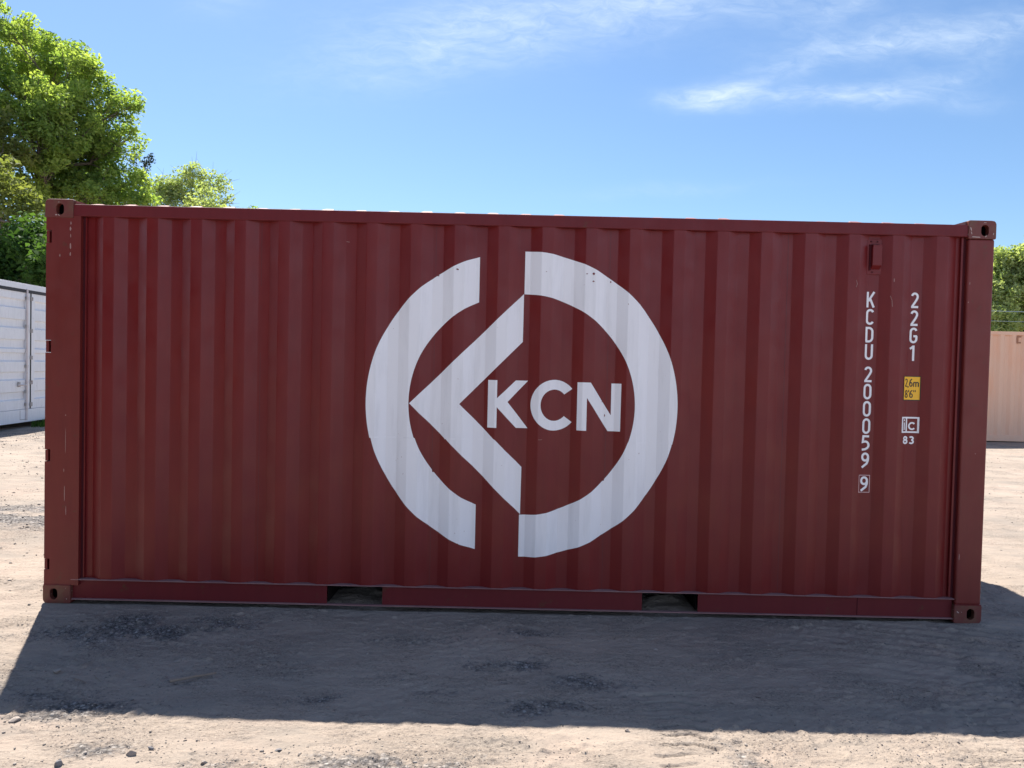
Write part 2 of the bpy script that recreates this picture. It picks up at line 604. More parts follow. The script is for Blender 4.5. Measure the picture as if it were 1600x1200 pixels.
def patch_mask(X, Y):
    g = np.zeros_like(X)
    for (cx, cy, rx, ry, a, amp) in [
        (-4.7, 2.7, 1.3, 0.75, 0.25, 1.0), (-4.9, 6.0, 2.2, 0.5, 0.1, 0.55), (-2.1, -0.42, 0.75, 0.30, 0.15, 0.75),
        (-2.5, -1.35, 0.6, 0.13, 0.05, 0.75), (-1.95, -1.5, 0.35, 0.12, 0.3, 0.8),
        (-0.7, -1.28, 0.6, 0.10, 0.25, 0.75), (-0.25, -0.95, 0.6, 0.12, 0.35, 0.65), (0.15, -1.32, 0.35, 0.12, 0.1, 0.75),
        (0.45, -1.05, 0.4, 0.14, 0.1, 0.6), (-0.55, -0.5, 0.6, 0.14, 0.1, 0.45), (0.1, -0.35, 0.3, 0.12, 0.0, 0.5),
        (-1.4, -1.05, 0.4, 0.12, 0.2, 0.6), (0.95, -1.75, 0.10, 0.25, 0.3, 0.8), (-1.75, -1.85, 0.25, 0.1, 0.2, 0.5),
        (-0.5, -1.9, 0.8, 0.12, 0.0, 0.5), (1.4, -1.75, 0.5, 0.15, 0.1, 0.4), (-1.25, -1.95, 0.2, 0.06, 0.2, 0.8),
        (2.6, -1.1, 0.4, 0.3, 0.0, 0.45), (5.2, 4.5, 0.9, 0.25, 0.2, 0.45), (-9.2, 9.5, 1.0, 3.5, 0.0, 0.8)]:
        c, s = math.cos(a), math.sin(a)
        u = ((X - cx) * c + (Y - cy) * s) / rx
        v = (-(X - cx) * s + (Y - cy) * c) / ry
        g = np.maximum(g, amp * np.exp(-(u * u + v * v)))
    n = fbm(X * 1.3, Y * 2.2, 4, 31)
    g = np.clip(g * (0.85 + 1.6 * fbm(X * 3.0, Y * 4.0, 3, 57)) + 0.25 * n, 0, 1)
    return g


def height(X, Y):
    h = rise(X, Y)
    far = np.clip((np.hypot(X, Y + 2) - 8) / 30, 0, 1)
    h = h + 0.014 * fbm(X * 0.7, Y * 0.9, 3, 3) * (1 + 3 * far)
    h = h + 0.007 * fbm(X * 3.1, Y * 4.2, 3, 11)
    rough = np.clip(fbm(X * 1.7, Y * 2.4, 3, 91) * 2.2 + 0.5, 0.25, 1.4)
    h = h + rough * 0.0055 * fbm(X * 17, Y * 21, 3, 23, 0.65)
    g = patch_mask(X, Y)
    rm = np.clip(fbm(X * 1.6, Y * 2.6, 3, 63) * 3.0 + 0.75, 0.15, 1.5)
    h = h + (0.45 * rm + g) * 0.0085 * fbm(X * 42, Y * 42, 2, 41, 0.7) + 0.004 * fbm(X * 9, Y * 26, 2, 44)
    # crumbly clods: only the peaks of a mid frequency noise
    cl = np.clip(fbm(X * 24, Y * 26, 2, 77) - 0.20, 0, 1)
    h = h + cl * 0.019 * rm
    # chevron tyre print in front, x 0.58..0.82
    def chev(xc, w, y0, y1, pitch, depth, drift):
        c = xc + drift * (Y - y0)
        u = (X - c) / w
        inside = (np.abs(u) < 1) & (Y > y0) & (Y < y1)
        ph = (Y / pitch + np.where(u < 0.25, -0.35 * u, 0.9 * (u - 0.25) - 0.0875)) % 1.0
        lug = np.exp(-((ph - 0.5) / 0.075) ** 2)
        fade = np.clip((1 - np.abs(u)) * 5, 0, 1) * np.clip(vnoise(X * 5, Y * 5, 5) * 2.2 + 0.75, 0, 1)
        return -depth * lug * fade * inside - 0.006 * inside * np.clip((1 - np.abs(u)) * 4, 0, 1)
    h = h + chev(0.72, 0.15, -2.4, -1.15, 0.085, 0.030, 0.03)
    h = h + chev(1.70, 0.22, -2.4, -0.3, 0.085, 0.014, 0.55) + chev(-2.35, 0.18, -1.3, 0.0, 0.09, 0.010, -0.35)
    # diagonal tread ridges on the right in the shade
    d = (X * 0.30 + Y * 0.95)
    msk = np.exp(-(((X - 2.9) / 0.9) ** 2 + ((Y + 0.3) / 0.9) ** 2))
    h = h + 0.010 * msk * np.clip(np.sin(d * 2 * math.pi / 0.11) + 0.9 * vnoise(X * 4, Y * 4, 9), -0.6, 1)
    # small berm at front left of the shadow
    h = h + 0.022 * np.exp(-(((X + 1.95) / 0.45) ** 2 + ((Y + 1.48) / 0.09) ** 2)) + 0.012 * np.exp(-(((X + 1.3) / 0.3) ** 2 + ((Y + 1.4) / 0.10) ** 2))
    # flat pads under the castings
    for cx in (-2.94, 2.94):
        for cy in (0.08, 2.36):
            k = np.exp(-((X - cx) ** 2 + (Y - cy) ** 2) / 0.14 ** 2)
            h = h * (1 - k)
    # dirt heaped inside the fork pockets
    for cx in (-1.02, 1.02):
        h = h + 0.035 * np.exp(-(((X - cx - 0.05) / 0.17) ** 2 + ((Y - 0.36) / 0.16) ** 2)) * (1 + 1.2 * vnoise(X * 12, Y * 12, 3))
    # keep the strip below the rail just clear of it
    k = np.exp(-((Y - 0.04) / 0.10) ** 2) * (np.abs(X) < 2.9)
    return h * (1 - 0.5 * k) - 0.014 * k * (Y > 0.012)


gx = spaced(-3.6, 3.6, 0.0115, -900, 900, 1.06)
gy = spaced(-2.15, 0.50, 0.0088, -400, 1500, 1.04)
GX, GY = np.meshgrid(gx, gy)
GZ = height(GX, GY)
nxg, nyg = len(gx), len(gy)
idx = np.arange(nxg * nyg).reshape(nyg, nxg)
quads = np.stack([idx[:-1, :-1], idx[:-1, 1:], idx[1:, 1:], idx[1:, :-1]], -1).reshape(-1, 4)
gr = mesh_from_arrays('ground', np.stack([GX, GY, GZ], -1).reshape(-1, 3), quads, M['ground'],
                      attrs={'gravel': patch_mask(GX, GY).ravel()}, smooth=True)
tag(gr, kind='structure')


def gz(x, y):
    return float(height(np.array([float(x)]), np.array([float(y)]))[0])


# loose gravel (uncountable)
def stone_template(seed, sub=1):
    bm = bmesh.new()
    bmesh.ops.create_icosphere(bm, subdivisions=sub, radius=1)
    r = random.Random(seed)
    pl = [Vector((r.gauss(0, 1), r.gauss(0, 1), r.gauss(0, 1))).normalized() for _ in range(10)]
    for v in bm.verts:
        for q in pl:
            d = v.co.dot(q)
            if d > 0.5:
                v.co -= q * (d - 0.5) * 1.0
        v.co *= 1 + r.uniform(-0.07, 0.07)
    vs = np.array([v.co[:] for v in bm.verts])
    fs = np.array([[v.index for v in f.verts] for f in bm.faces])
    bm.free()
    return vs, fs


def scatter(n, xr, yr, smin, smax, dens, seed):
    r = np.random.default_rng(seed)
    X = r.uniform(*xr, n * 6)
    Y = r.uniform(*yr, n * 6)
    w = dens(X, Y)
    keep = r.random(n * 6) < w
    X, Y = X[keep][:n], Y[keep][:n]
    out_ok = ~((np.abs(X) < 3.06) & (Y > -0.03) & (Y < 2.5) & ((np.abs(np.abs(X) - 1.02) > 0.17)))
    X, Y = X[out_ok], Y[out_ok]
    S = smin + (smax - smin) * r.random(len(X)) ** 4.5
    return X, Y, S, r


def grit_template(seed):
    r = np.random.default_rng(seed)
    v = np.array([(1, 0, 0), (-1, 0, 0), (0, 1, 0), (0, -1, 0), (0, 0, 1), (0, 0, -1)], float) * r.uniform(0.7, 1.15, (6, 1)) + r.normal(0, 0.12, (6, 3))
    f = np.array([(0, 2, 4), (2, 1, 4), (1, 3, 4), (3, 0, 4), (2, 0, 5), (1, 2, 5), (3, 1, 5), (0, 3, 5)])
    return v, f


tm_fine = [grit_template(q) for q in range(6)]
tm_big = [stone_template(q, 1) for q in range(5)]
AV, AF, AT = [], [], []
base = 0
for (n, xr, yr, a, b, dens, seed, tms) in [
    (42000, (-3.1, 3.1), (-2.1, 0.5), 0.0014, 0.0062, lambda x, y: 0.02 + 0.16 * np.clip(fbm(x * 1.6, y * 2.6, 3, 63) * 3.0 + 0.5, 0, 1.4) + 0.9 * patch_mask(x, y), 1, tm_fine),
    (900, (-3.1, 3.1), (-2.1, -0.03), 0.004, 0.012, lambda x, y: 0.12 + 0.88 * patch_mask(x, y), 2, tm_big),
    (7000, (-9.5, -3.0), (-0.6, 10.5), 0.005, 0.020, lambda x, y: 0.10 + 0.9 * patch_mask(x, y), 3, tm_fine),
    (3500, (3.0, 11.0), (-0.6, 12.0), 0.004, 0.014, lambda x, y: 0.2 + 0.8 * patch_mask(x, y), 4, tm_fine),
]:
    X, Y, S, r = scatter(n, xr, yr, a, b, dens, seed)
    Z = height(X, Y)
    which = r.integers(0, len(tms), len(X))
    for k in range(len(tms)):
        q = np.nonzero(which == k)[0]
        tv, tf = tms[k]
        m_, nv = len(q), len(tv)
        an = r.uniform(0, 6.283, m_)
        c, s_ = np.cos(an)[:, None], np.sin(an)[:, None]
        sc = S[q][:, None] * np.stack([r.uniform(0.8, 1.4, m_), r.uniform(0.7, 1.1, m_), r.uniform(0.45, 0.8, m_)], -1)
        v = tv[None] * sc[:, None, :]
        P = np.stack([v[..., 0] * c - v[..., 1] * s_ + X[q][:, None], v[..., 0] * s_ + v[..., 1] * c + Y[q][:, None],
                      v[..., 2] + (Z[q] + S[q] * 0.12)[:, None]], -1).reshape(-1, 3)
        AV.append(P)
        AF.append((tf[None] + (np.arange(m_) * nv)[:, None, None]).reshape(-1, 3) + base)
        base += len(P)
        tn = np.where(r.random(m_) < 0.45, r.random(m_) ** 1.6, r.random(m_) ** 0.5)
        AT.append(np.repeat(tn, nv))
gv = mesh_from_arrays('gravel', np.concatenate(AV), np.concatenate(AF), M['gravel'], attrs={'tone': np.concatenate(AT)})
tag(gv, kind='stuff', label='loose grey and pale gravel strewn over the dirt yard', cat='gravel')


def stone(name, x, y, s, mat, label, cat, seed, group=None, sq=0.7):
    tv, tf = stone_template(seed, 3)
    s *= 0.82
    r = random.Random(seed)
    v = tv * np.array([s, s * r.uniform(0.65, 0.85), s * sq])
    a = r.uniform(-0.5, 0.5)
    v = np.stack([v[:, 0] * math.cos(a) - v[:, 1] * math.sin(a), v[:, 0] * math.sin(a) + v[:, 1] * math.cos(a), v[:, 2]], -1)
    o = mesh_from_arrays(name, v, tf, mat, attrs={'tone': np.full(len(v), r.random())})
    o.location = (x, y, gz(x, y) + s * sq * 0.18)
    tag(o, label, cat, group)
    return o


G_ST = 'stones lying loose on the dirt'
stone('stone', -1.535, -1.866, 0.034, M['stone'], 'larger rounded tan stone half sunk in the sunlit dirt, bottom left, casting a dark shadow', 'stone', 11, G_ST)
stone('stone', -1.478, -1.815, 0.022, M['darkstone'], 'small dark stone touching the upper right of the larger tan stone at bottom left', 'stone', 12, G_ST)
stone('stone', -1.778, -1.950, 0.032, M['darkstone'], 'blue grey angular stone cut by the bottom edge of the photo at the left', 'stone', 13, G_ST)
stone('stone', -1.225, -1.912, 0.022, M['stone'], 'small pale stone at the bottom edge, right of the larger tan stone', 'stone', 14, G_ST)
stone('stone', -2.298, -1.085, 0.030, M['stone'], 'pale stone in the shade at far left, level with the thin twigs', 'stone', 15, G_ST)
stone('stone', -1.778, -0.879, 0.030, M['stone'], 'flat pale stone in the shade above the brown stick', 'stone', 16, G_ST, 0.4)
stone('stone', 0.816, -0.568, 0.020, M['stone'], 'pale pebble standing out in the shade below the right fork pocket', 'stone', 17, G_ST)
stone('stone', 0.900, -1.015, 0.018, M['stone'], 'pale pebble in mid shade above the tyre prints', 'stone', 18, G_ST)
stone('stone', 0.507, -1.568, 0.018, M['stone'], 'pale stone on the shadow edge just left of the tyre prints', 'stone', 19, G_ST)
stone('stone', -2.169, -1.600, 0.042, M['stone'], 'bright flat stone in the sun at far left just past the shadow edge', 'stone', 20, G_ST, 0.35)
stone('stone', -0.965, -1.795, 0.024, M['darkstone'], 'flat grey stone in the sunlit strip right of the larger tan stone', 'stone', 21, G_ST, 0.35)
stone('stone', 1.71, -1.72, 0.014, M['darkstone'], 'small dark reddish stone alone in the sunlit dirt at lower right', 'stone', 22, G_ST)

# stick and twigs
def stick(x0, y0, x1, y1, r, label, cat, seed):
    rr = random.Random(seed)
    n = 7
    pts, rads = [], []
    z0 = gz((x0 + x1) / 2, (y0 + y1) / 2) + r * 1.2 + 0.003
    for i in range(n):
        t = i / (n - 1)
        x, y = x0 + (x1 - x0) * t, y0 + (y1 - y0) * t
        pts.append((x - (x0 + x1) / 2, y - (y0 + y1) / 2 + rr.uniform(-1, 1) * r * 0.5, rr.uniform(-1, 1) * r * 0.3))
        rads.append(r * (1 - 0.45 * t) * rr.uniform(0.85, 1.15))
    o = MB().tube(pts, rads, 7).build('stick' if r > 0.004 else 'twig', M['wood'])
    o.location = ((x0 + x1) / 2, (y0 + y1) / 2, z0)
    return tag(o, label, cat)


stick(-1.690, -1.165, -1.505, -1.055, 0.0085, 'brown splintered stick lying on the shaded dirt, lower left', 'stick', 3)
stick(-2.10, -1.10, -2.03, -1.17, 0.0022, 'thin pale twig on the shaded dirt, left of the brown stick', 'twig', 5)
stick(-2.17, -1.15, -2.08, -1.20, 0.0018, 'thinner twig nearest the left edge of the shadow', 'twig', 6)

# ------------------------------------------------------------------ red container
PER = 0.2803
X0 = 2.59          # an inner-flat to left-facing-slope edge
Y_OUT, Y_IN = 0.012, 0.048


def prof(x):
    u = (x - X0) % PER
    if u < 0.0692:
        return Y_IN + (Y_OUT - Y_IN) * u / 0.0692
    if u < 0.1412:
        return Y_OUT
    if u < 0.2104:
        return Y_OUT + (Y_IN - Y_OUT) * (u - 0.1412) / 0.0692
    return Y_IN


def prof_breaks(a, b):
    out = []
    k0 = int(math.floor((a - X0) / PER)) - 1
    for k in range(k0, k0 + int((b - a) / PER) + 4):
        for o_ in (0, 0.0692, 0.1412, 0.2104):
            x = X0 + k * PER + o_
            if a + 1e-5 < x < b - 1e-5:
                out.append(x)
    return out


W, H_, D_ = 3.029, 2.591, 2.438
LAB = 'maroon red shipping container with white ring and KCN lettering, front and centre'
cont = empty('shipping_container', (0, 0, 0))
tag(cont, LAB, 'container')

# corrugated side, bend corners slightly rounded
PXL, PXR = -2.786, 2.838
PZ0, PZ1 = 0.150, 2.500


def corr_sheet(name, a, b, z0, z1, side, mat, parent):
    xs = [a]
    for x in prof_breaks(a, b):
        for d in (-0.0035, -0.0012, 0.0012, 0.0035):
            if a < x + d < b:
                xs.append(x + d)
    xs.append(b)
    ys = []
    for x in xs:
        ys.append(sum(prof(x + d) for d in (-0.003, -0.0015, 0, 0.0015, 0.003)) / 5)
    zs = np.linspace(z0, z1, 26)
    zs = np.concatenate([[zs[0], zs[0] + 0.002], zs[1:-1], [zs[-1] - 0.002, zs[-1]]])
    r = random.Random(5)
    v, f = [], []
    n = len(xs)
    for z in zs:
        for x, y in zip(xs, ys):
            dent = 0.0016 * float(fbm(np.array([x * 1.9]), np.array([z * 1.6 + 3]), 3, 8)[0]) 
            yy_ = y + dent
            v.append((x, yy_ if side == 'front' else D_ - yy_, z))
    for j in range(len(zs) - 1):
        for i in range(n - 1):
            f.append((j * n + i, j * n + i + 1, (j + 1) * n + i + 1, (j + 1) * n + i))
    mb = MB().add(v, f)
    o = mb.build(name, mat, parent, fix=False)
    if side != 'front':
        o.data.flip_normals()
    for p_ in o.data.polygons:
        p_.use_smooth = True
    return o


panel = corr_sheet('side_panel', PXL, PXR, PZ0, PZ1, 'front', M['red'], cont)
corr_sheet('side_panel', PXL, PXR, PZ0, PZ1, 'back', M['red'], cont)

# slots beside the posts
MB().box(-2.803, -2.786, 0.034, 0.060, 0.16, 2.485).build('post_groove', M['gap'], cont)
MB().box(2.838, 2.857, 0.034, 0.060, 0.16, 2.485).build('post_groove', M['gap'], cont)
# folded strips beside the slots
MB().box(-2.7862, -2.7795, 0.0295, 0.0465, 0.162, 2.484).build('edge_strip', M['red'], panel)
MB().box(2.826, 2.838, 0.0300, 0.0465, 0.162, 2.484).build('edge_strip', M['red'], panel)

# rails
for s_ in ('front', 'back'):
    def fy(y):
        return y if s_ == 'front' else D_ - y
    ya, yb = sorted((fy(0.0065), fy(0.072)))
    MB().box(-2.852, 2.852, ya, yb, 2.486, 2.5605).build('top_rail', M['red_rail'], cont, bevel=0.004)
    segs = [(-2.852, -1.2045), (-0.8455, 0.8385), (1.2015, 2.852)]
    y0_, y1_ = sorted((fy(0.004), fy(0.09)))
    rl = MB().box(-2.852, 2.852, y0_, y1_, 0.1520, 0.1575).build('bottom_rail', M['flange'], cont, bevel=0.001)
    for a, b in segs:
        y0_, y1_ = sorted((fy(0.030), fy(0.036)))
        MB().box(a, b, y0_, y1_, 0.0285, 0.152).build('rail_web', M['red_rail'], rl)
    y0_, y1_ = sorted((fy(0.012), fy(0.042)))
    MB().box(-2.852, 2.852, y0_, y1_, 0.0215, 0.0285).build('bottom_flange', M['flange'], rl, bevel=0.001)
MB().box(2.235, 2.2385, 0.0275, 0.031, 0.029, 0.1515).build('weld_seam', M['gap'], rl)

# fork pocket sleeves
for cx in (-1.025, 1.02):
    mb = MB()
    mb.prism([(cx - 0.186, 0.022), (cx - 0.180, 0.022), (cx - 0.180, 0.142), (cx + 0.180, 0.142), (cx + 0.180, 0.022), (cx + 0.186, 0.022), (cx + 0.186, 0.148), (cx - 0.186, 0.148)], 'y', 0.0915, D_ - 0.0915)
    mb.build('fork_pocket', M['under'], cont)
# underside: floor and cross members
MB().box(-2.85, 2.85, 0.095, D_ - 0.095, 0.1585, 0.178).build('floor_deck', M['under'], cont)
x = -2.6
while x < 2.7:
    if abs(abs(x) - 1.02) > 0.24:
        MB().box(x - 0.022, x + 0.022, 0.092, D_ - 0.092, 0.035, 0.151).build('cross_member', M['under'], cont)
    x += 0.3

# roof: transverse swages whose ends just show above the rail
mb = MB()
mb.box(-2.852, 2.852, 0.020, D_ - 0.020, 2.5607, 2.5635)
roof = mb.build('roof_panel', M['roof'], cont)
r = random.Random(3)
x = -2.72
k = 0
while x < 2.72:
    hgt = 0.0170 + r.uniform(-0.003, 0.003)
    if 0.4 < x < 0.9 or 1.45 < x < 2.0:
        hgt *= 0.72
    w_ = 0.040
    y0_, y1_ = 0.045, D_ - 0.045
    vs = []
    for (yy_, zz_, ww) in ((y0_ - 0.022, 0.0, w_), (y0_ + 0.03, hgt * 0.9, w_ * 0.55), (y0_ + 0.12, hgt, w_ * 0.5),
                           (D_ / 2, hgt + 0.004, w_ * 0.5), (y1_ - 0.12, hgt, w_ * 0.5), (y1_ + 0.02, 0.0, w_)):
        vs += [(x - w_, yy_, 2.5637), (x - ww, yy_, 2.5637 + zz_), (x + ww, yy_, 2.5637 + zz_), (x + w_, yy_, 2.5637)]
    fs = []
    for j in range(5):
        for i in range(3):
            fs.append((j * 4 + i, j * 4 + i + 1, (j + 1) * 4 + i + 1, (j + 1) * 4 + i))
    MB().add(vs, fs).build('roof_rib', M['roof'], roof, fix=False)
    x += 0.2115
# sloped gusset plates between roof and castings
for sgn in (-1, 1):
    for yb_ in (0.028, D_ - 0.028 - 0.15):
        xa, xb = sgn * 2.770, sgn * 2.851
        vs = [(xa, yb_, 2.5640), (xb, yb_, 2.5640), (xb, yb_, 2.5885), (xa, yb_ + 0.15, 2.5640), (xb, yb_ + 0.15, 2.5640), (xb, yb_ + 0.15, 2.5885)]
        MB().add(vs, [(0, 1, 2), (3, 5, 4), (0, 2, 5, 3), (1, 4, 5, 2), (0, 3, 4, 1)]).build('corner_gusset', M['roof'] if sgn < 0 else M['flange'], cont)  # right plates lighter: sunlight on them is put into the colour


# corner castings
def casting(cx, face_y, z0, out_sx, inward, parent, hole_x, hole_w, hole_h, cz_h, top):
    """side face at y=face_y looking away from inward; hole is an upright oval"""
    w, h, dpt = 0.178, 0.118, 0.162
    n = 48
    cz = z0 + h / 2
    bm = bmesh.new()

    def rrect(t, hw, hh, rads):
        # point on rounded rectangle by angle, corner radii per quadrant
        c, s = math.cos(t), math.sin(t)
        k_ = 1.0 / max(abs(c) / hw, abs(s) / hh)
        px, pz = c * k_, s * k_
        rad = rads[(0 if s >= 0 else 3) if c >= 0 else (1 if s >= 0 else 2)]
        ex, ez = hw - rad, hh - rad
        if abs(px) > ex and abs(pz) > ez:
            dx, dz = abs(px) - ex, abs(pz) - ez
            L = math.hypot(dx, dz)
            if L > 0:
                q = rad / L
                px = math.copysign(ex + dx * min(q, 1.0), px)
                pz = math.copysign(ez + dz * min(q, 1.0), pz)
        return px, pz
    rads = [0.008] * 4
    big = 0.026
    if out_sx > 0:
        rads[0 if top else 3] = big
    else:
        rads[1 if top else 2] = big
    ts = sorted(set([2 * math.pi * i / n for i in range(n)] + [math.atan2(sz * h / 2 * (1 - e), sx * w / 2) % (2 * math.pi)
                for sx in (-1, 1) for sz in (-1, 1) for e in (0.0, 0.12)] + [math.atan2(sz * h / 2, sx * w / 2 * (1 - e)) % (2 * math.pi)
                for sx in (-1, 1) for sz in (-1, 1) for e in (0.06,)]))
    n = len(ts)
    d = 1 if inward else -1
    o1, o0, h0, h1, ob = [], [], [], [], []
    for t in ts:
        px, pz = rrect(t, w / 2, h / 2, rads)
        o0.append(bm.verts.new((cx + px * 0.975, face_y, cz + pz * 0.965)))
        o1.append(bm.verts.new((cx + px, face_y + d * 0.0035, cz + pz)))
        ob.append(bm.verts.new((cx + px, face_y + d * dpt, cz + pz)))
        c, s = math.cos(t), math.sin(t)
        # oval
        hw, hh = hole_w / 2, hole_h / 2
        st = hh - hw
        vx = c * hw
        vz = s * hw + (st if s > 0 else -st)
        if abs(s) < 1e-6:
            vz = 0
        h0.append(bm.verts.new((hole_x + vx, face_y, cz_h + vz)))
        h1.append(bm.verts.new((hole_x + vx * 0.97, face_y + d * 0.035, cz_h + vz * 0.98)))
    for i in range(n):
        j = (i + 1) % n
        bm.faces.new((o0[i], o0[j], h0[j], h0[i]))
        bm.faces.new((o1[i], o1[j], o0[j], o0[i]))
        bm.faces.new((ob[i], ob[j], o1[j], o1[i]))
        bm.faces.new((h0[i], h0[j], h1[j], h1[i]))
    bm.faces.new(ob)
    bmesh.ops.recalc_face_normals(bm, faces=bm.faces)
    me = bpy.data.meshes.new('corner_casting')
    bm.to_mesh(me)
    bm.free()
    o = link('corner_casting', me, M['casting'], parent)
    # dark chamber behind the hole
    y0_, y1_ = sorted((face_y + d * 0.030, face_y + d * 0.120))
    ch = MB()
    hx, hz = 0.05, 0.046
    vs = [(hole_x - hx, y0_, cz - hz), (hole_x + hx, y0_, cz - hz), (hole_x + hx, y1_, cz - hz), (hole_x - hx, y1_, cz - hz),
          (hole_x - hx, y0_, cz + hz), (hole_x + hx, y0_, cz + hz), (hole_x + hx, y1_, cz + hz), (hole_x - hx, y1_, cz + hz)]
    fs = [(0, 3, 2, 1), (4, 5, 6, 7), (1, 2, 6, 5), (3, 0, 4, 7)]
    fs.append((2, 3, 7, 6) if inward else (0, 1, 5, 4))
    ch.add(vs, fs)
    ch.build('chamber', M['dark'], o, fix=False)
    return o


for (sx, topz) in ((-1, True), (1, True), (-1, False), (1, False)):
    cxx = sx * (W - 0.089)
    z0 = H_ - 0.118 if topz else 0.0
    for fyc, inw in ((0.0, True), (D_, False)):
        hx = {(-1, True): -2.934, (1, True): 2.955, (-1, False): -2.958, (1, False): 2.957}[(sx, topz)]
        hz = {True: 2.527, False: 0.060}[topz]
        casting(cxx, fyc, z0, sx, inw, cont, hx, 0.050, 0.072, hz, topz)

# corner posts
for sx in (-1, 1):
    for front in (True, False):
        def fy2(a, b):
            return (a, b) if front else (D_ - b, D_ - a)
        mb = MB()
        ya, yb = fy2(0.0045, 0.155)
        if sx < 0:
            mb.box(-2.9885, -2.8028, ya, yb, 0.1182, 2.4728)
            mb.box(-2.850, -2.8028, *fy2(0.0046, 0.03), 2.4728, 2.4862)
            # outer strip broken by hinge notches
            zz = [0.1182, 0.2172, 0.2872, 0.9157, 0.9933, 1.6131, 1.694, 2.3133, 2.3936, 2.4728]
            for i in range(0, len(zz), 2):
                mb.box(-3.0235, -2.9885, ya, yb, zz[i], zz[i + 1])
            post = mb.build('corner_post', M['red_post'], cont)
            for i in range(1, len(zz) - 1, 2):
                y0_, y1_ = fy2(0.022, 0.12)
                ya2, yb2 = fy2(0.0075, 0.12)
                MB().box(-3.0230, -3.0050, ya2, yb2, zz[i] + 0.003, zz[i + 1] - 0.003).build('hinge_lug', M['red_post'], post, bevel=0.002)
                ya3, yb3 = fy2(0.05, 0.12)
                MB().box(-3.0048, -2.9886, ya3, yb3, zz[i] + 0.001, zz[i + 1] - 0.001).build('hinge_recess', M['gap'], post)
        else:
            mb.box(2.8565, 3.0240, ya, yb, 0.1182, 2.4728)
            post = mb.build('corner_post', M['red_post'], cont, bevel=0.012, seg=3)
        # weld bead over the bottom casting
        xa, xb = (-3.024, -2.853) if sx < 0 else (2.856, 3.024)
        MB().tube([(xa, fy2(0.004, 0.004)[0], 0.1195), (xb, fy2(0.004, 0.004)[0], 0.1195)], 0.0035, 6).build('weld_bead', M['red_post'], post)

# end walls
mb = MB()
pts = [(2.975, 0.158), (3.0, 0.158)]
yy0 = 0.22
while yy0 < D_ - 0.32:
    pts += [(3.0, yy0), (3.022, yy0 + 0.05), (3.022, yy0 + 0.12), (3.0, yy0 + 0.17)]
    yy0 += 0.235
pts += [(3.0, D_ - 0.158), (2.975, D_ - 0.158)]
mb.prism(pts, 'z', 0.1180, 2.4732)
mb.build('end_wall', M['red'], cont)
for k_, (ya, yb) in enumerate(((0.170, D_ / 2 - 0.01), (D_ / 2 + 0.01, D_ - 0.170))):
    dr = MB().box(-3.0, -2.96, ya, yb, 0.16, 2.44).build('cargo_door', M['red'], cont)
    for q in (0.25, 0.75):
        yq = ya + (yb - ya) * q
        MB().tube([(-3.018, yq, 0.14), (-3.018, yq, 2.46)], 0.014, 8).build('lock_rod', M['metal'], dr)
for zc in ((2.4735, 2.5605), (0.03, 0.1175)):
    MB().box(2.97, 3.02, 0.165, D_ - 0.165, *zc).build('end_rail', M['red_rail'], cont)
    MB().box(-3.02, -2.97, 0.165, D_ - 0.165, *zc).build('end_rail', M['red_rail'], cont)

# vent
vent = MB()
vent.box(2.2275, 2.3195, 0.0405, 0.0475, 2.236, 2.4625)
vo_ = vent.build('vent', M['red'], cont, bevel=0.002)
cov = MB()
cov.prism([(0.0400, 2.4225), (0.0400, 2.268), (0.012, 2.292), (0.010, 2.4225)], 'x', 2.251, 2.310)
cov.build('vent_cover', M['red'], vo_, bevel=0.002)
MB().box(2.2405, 2.2505, 0.0330, 0.0404, 2.262, 2.428).build('vent_slot', M['gap'], vo_)
MB().box(2.251, 2.306, 0.0365, 0.0404, 2.4235, 2.4285).build('vent_slot', M['gap'], vo_)
for (x_, z_) in ((2.251, 2.447), (2.290, 2.447), (2.262, 2.251)):
    MB().tube([(x_, 0.0405, z_), (x_, 0.0375, z_)], 0.0055, 8).build('rivet', M['gap'], vo_)


# ---- decals that follow the ribs
def decal(name, faces2d, mat, parent, off=0.0016):
    """faces2d: list of (list of (x,z), layer)"""
    bm = bmesh.new()
    allx = [p[0] for f, _ in faces2d for p in f]
    lay = bm.faces.layers.int.new('lay')
    for poly, ly in faces2d:
        vs = [bm.verts.new((p[0], 0, p[1])) for p in poly]
        try:
            fc = bm.faces.new(vs)
            fc[lay] = ly
        except ValueError:
            pass
    bmesh.ops.triangulate(bm, faces=[f for f in bm.faces if len(f.verts) > 4])
    cuts = []
    for bx_ in prof_breaks(min(allx), max(allx)):
        cuts += [bx_ - 0.0035, bx_ - 0.0012, bx_ + 0.0012, bx_ + 0.0035]
    for c in cuts:
        bmesh.ops.bisect_plane(bm, geom=bm.verts[:] + bm.edges[:] + bm.faces[:], plane_co=(c, 0, 0), plane_no=(1, 0, 0), dist=1e-7)
    for v in bm.verts:
        ly = max([f[lay] for f in v.link_faces] or [0])
        x, z = v.co.x, v.co.z
        y = sum(prof(x + d) for d in (-0.003, -0.0015, 0, 0.0015, 0.003)) / 5
        y += 0.0016 * float(fbm(np.array([x * 1.9]), np.array([z * 1.6 + 3]), 3, 8)[0])
        v.co.y = y - off - 0.00035 * ly
    for f in bm.faces:
        f.normal_update()
        if f.normal.y > 0:
            f.normal_flip()
    me = bpy.data.meshes.new(name)
    bm.to_mesh(me)
    bm.free()
    return link(name, me, mat, parent)


CX, CZ = 0.029, 1.3455
RXO, RZO, RXI, RZI = 1.001, 0.987, 0.727, 0.713
ZS = 1.118


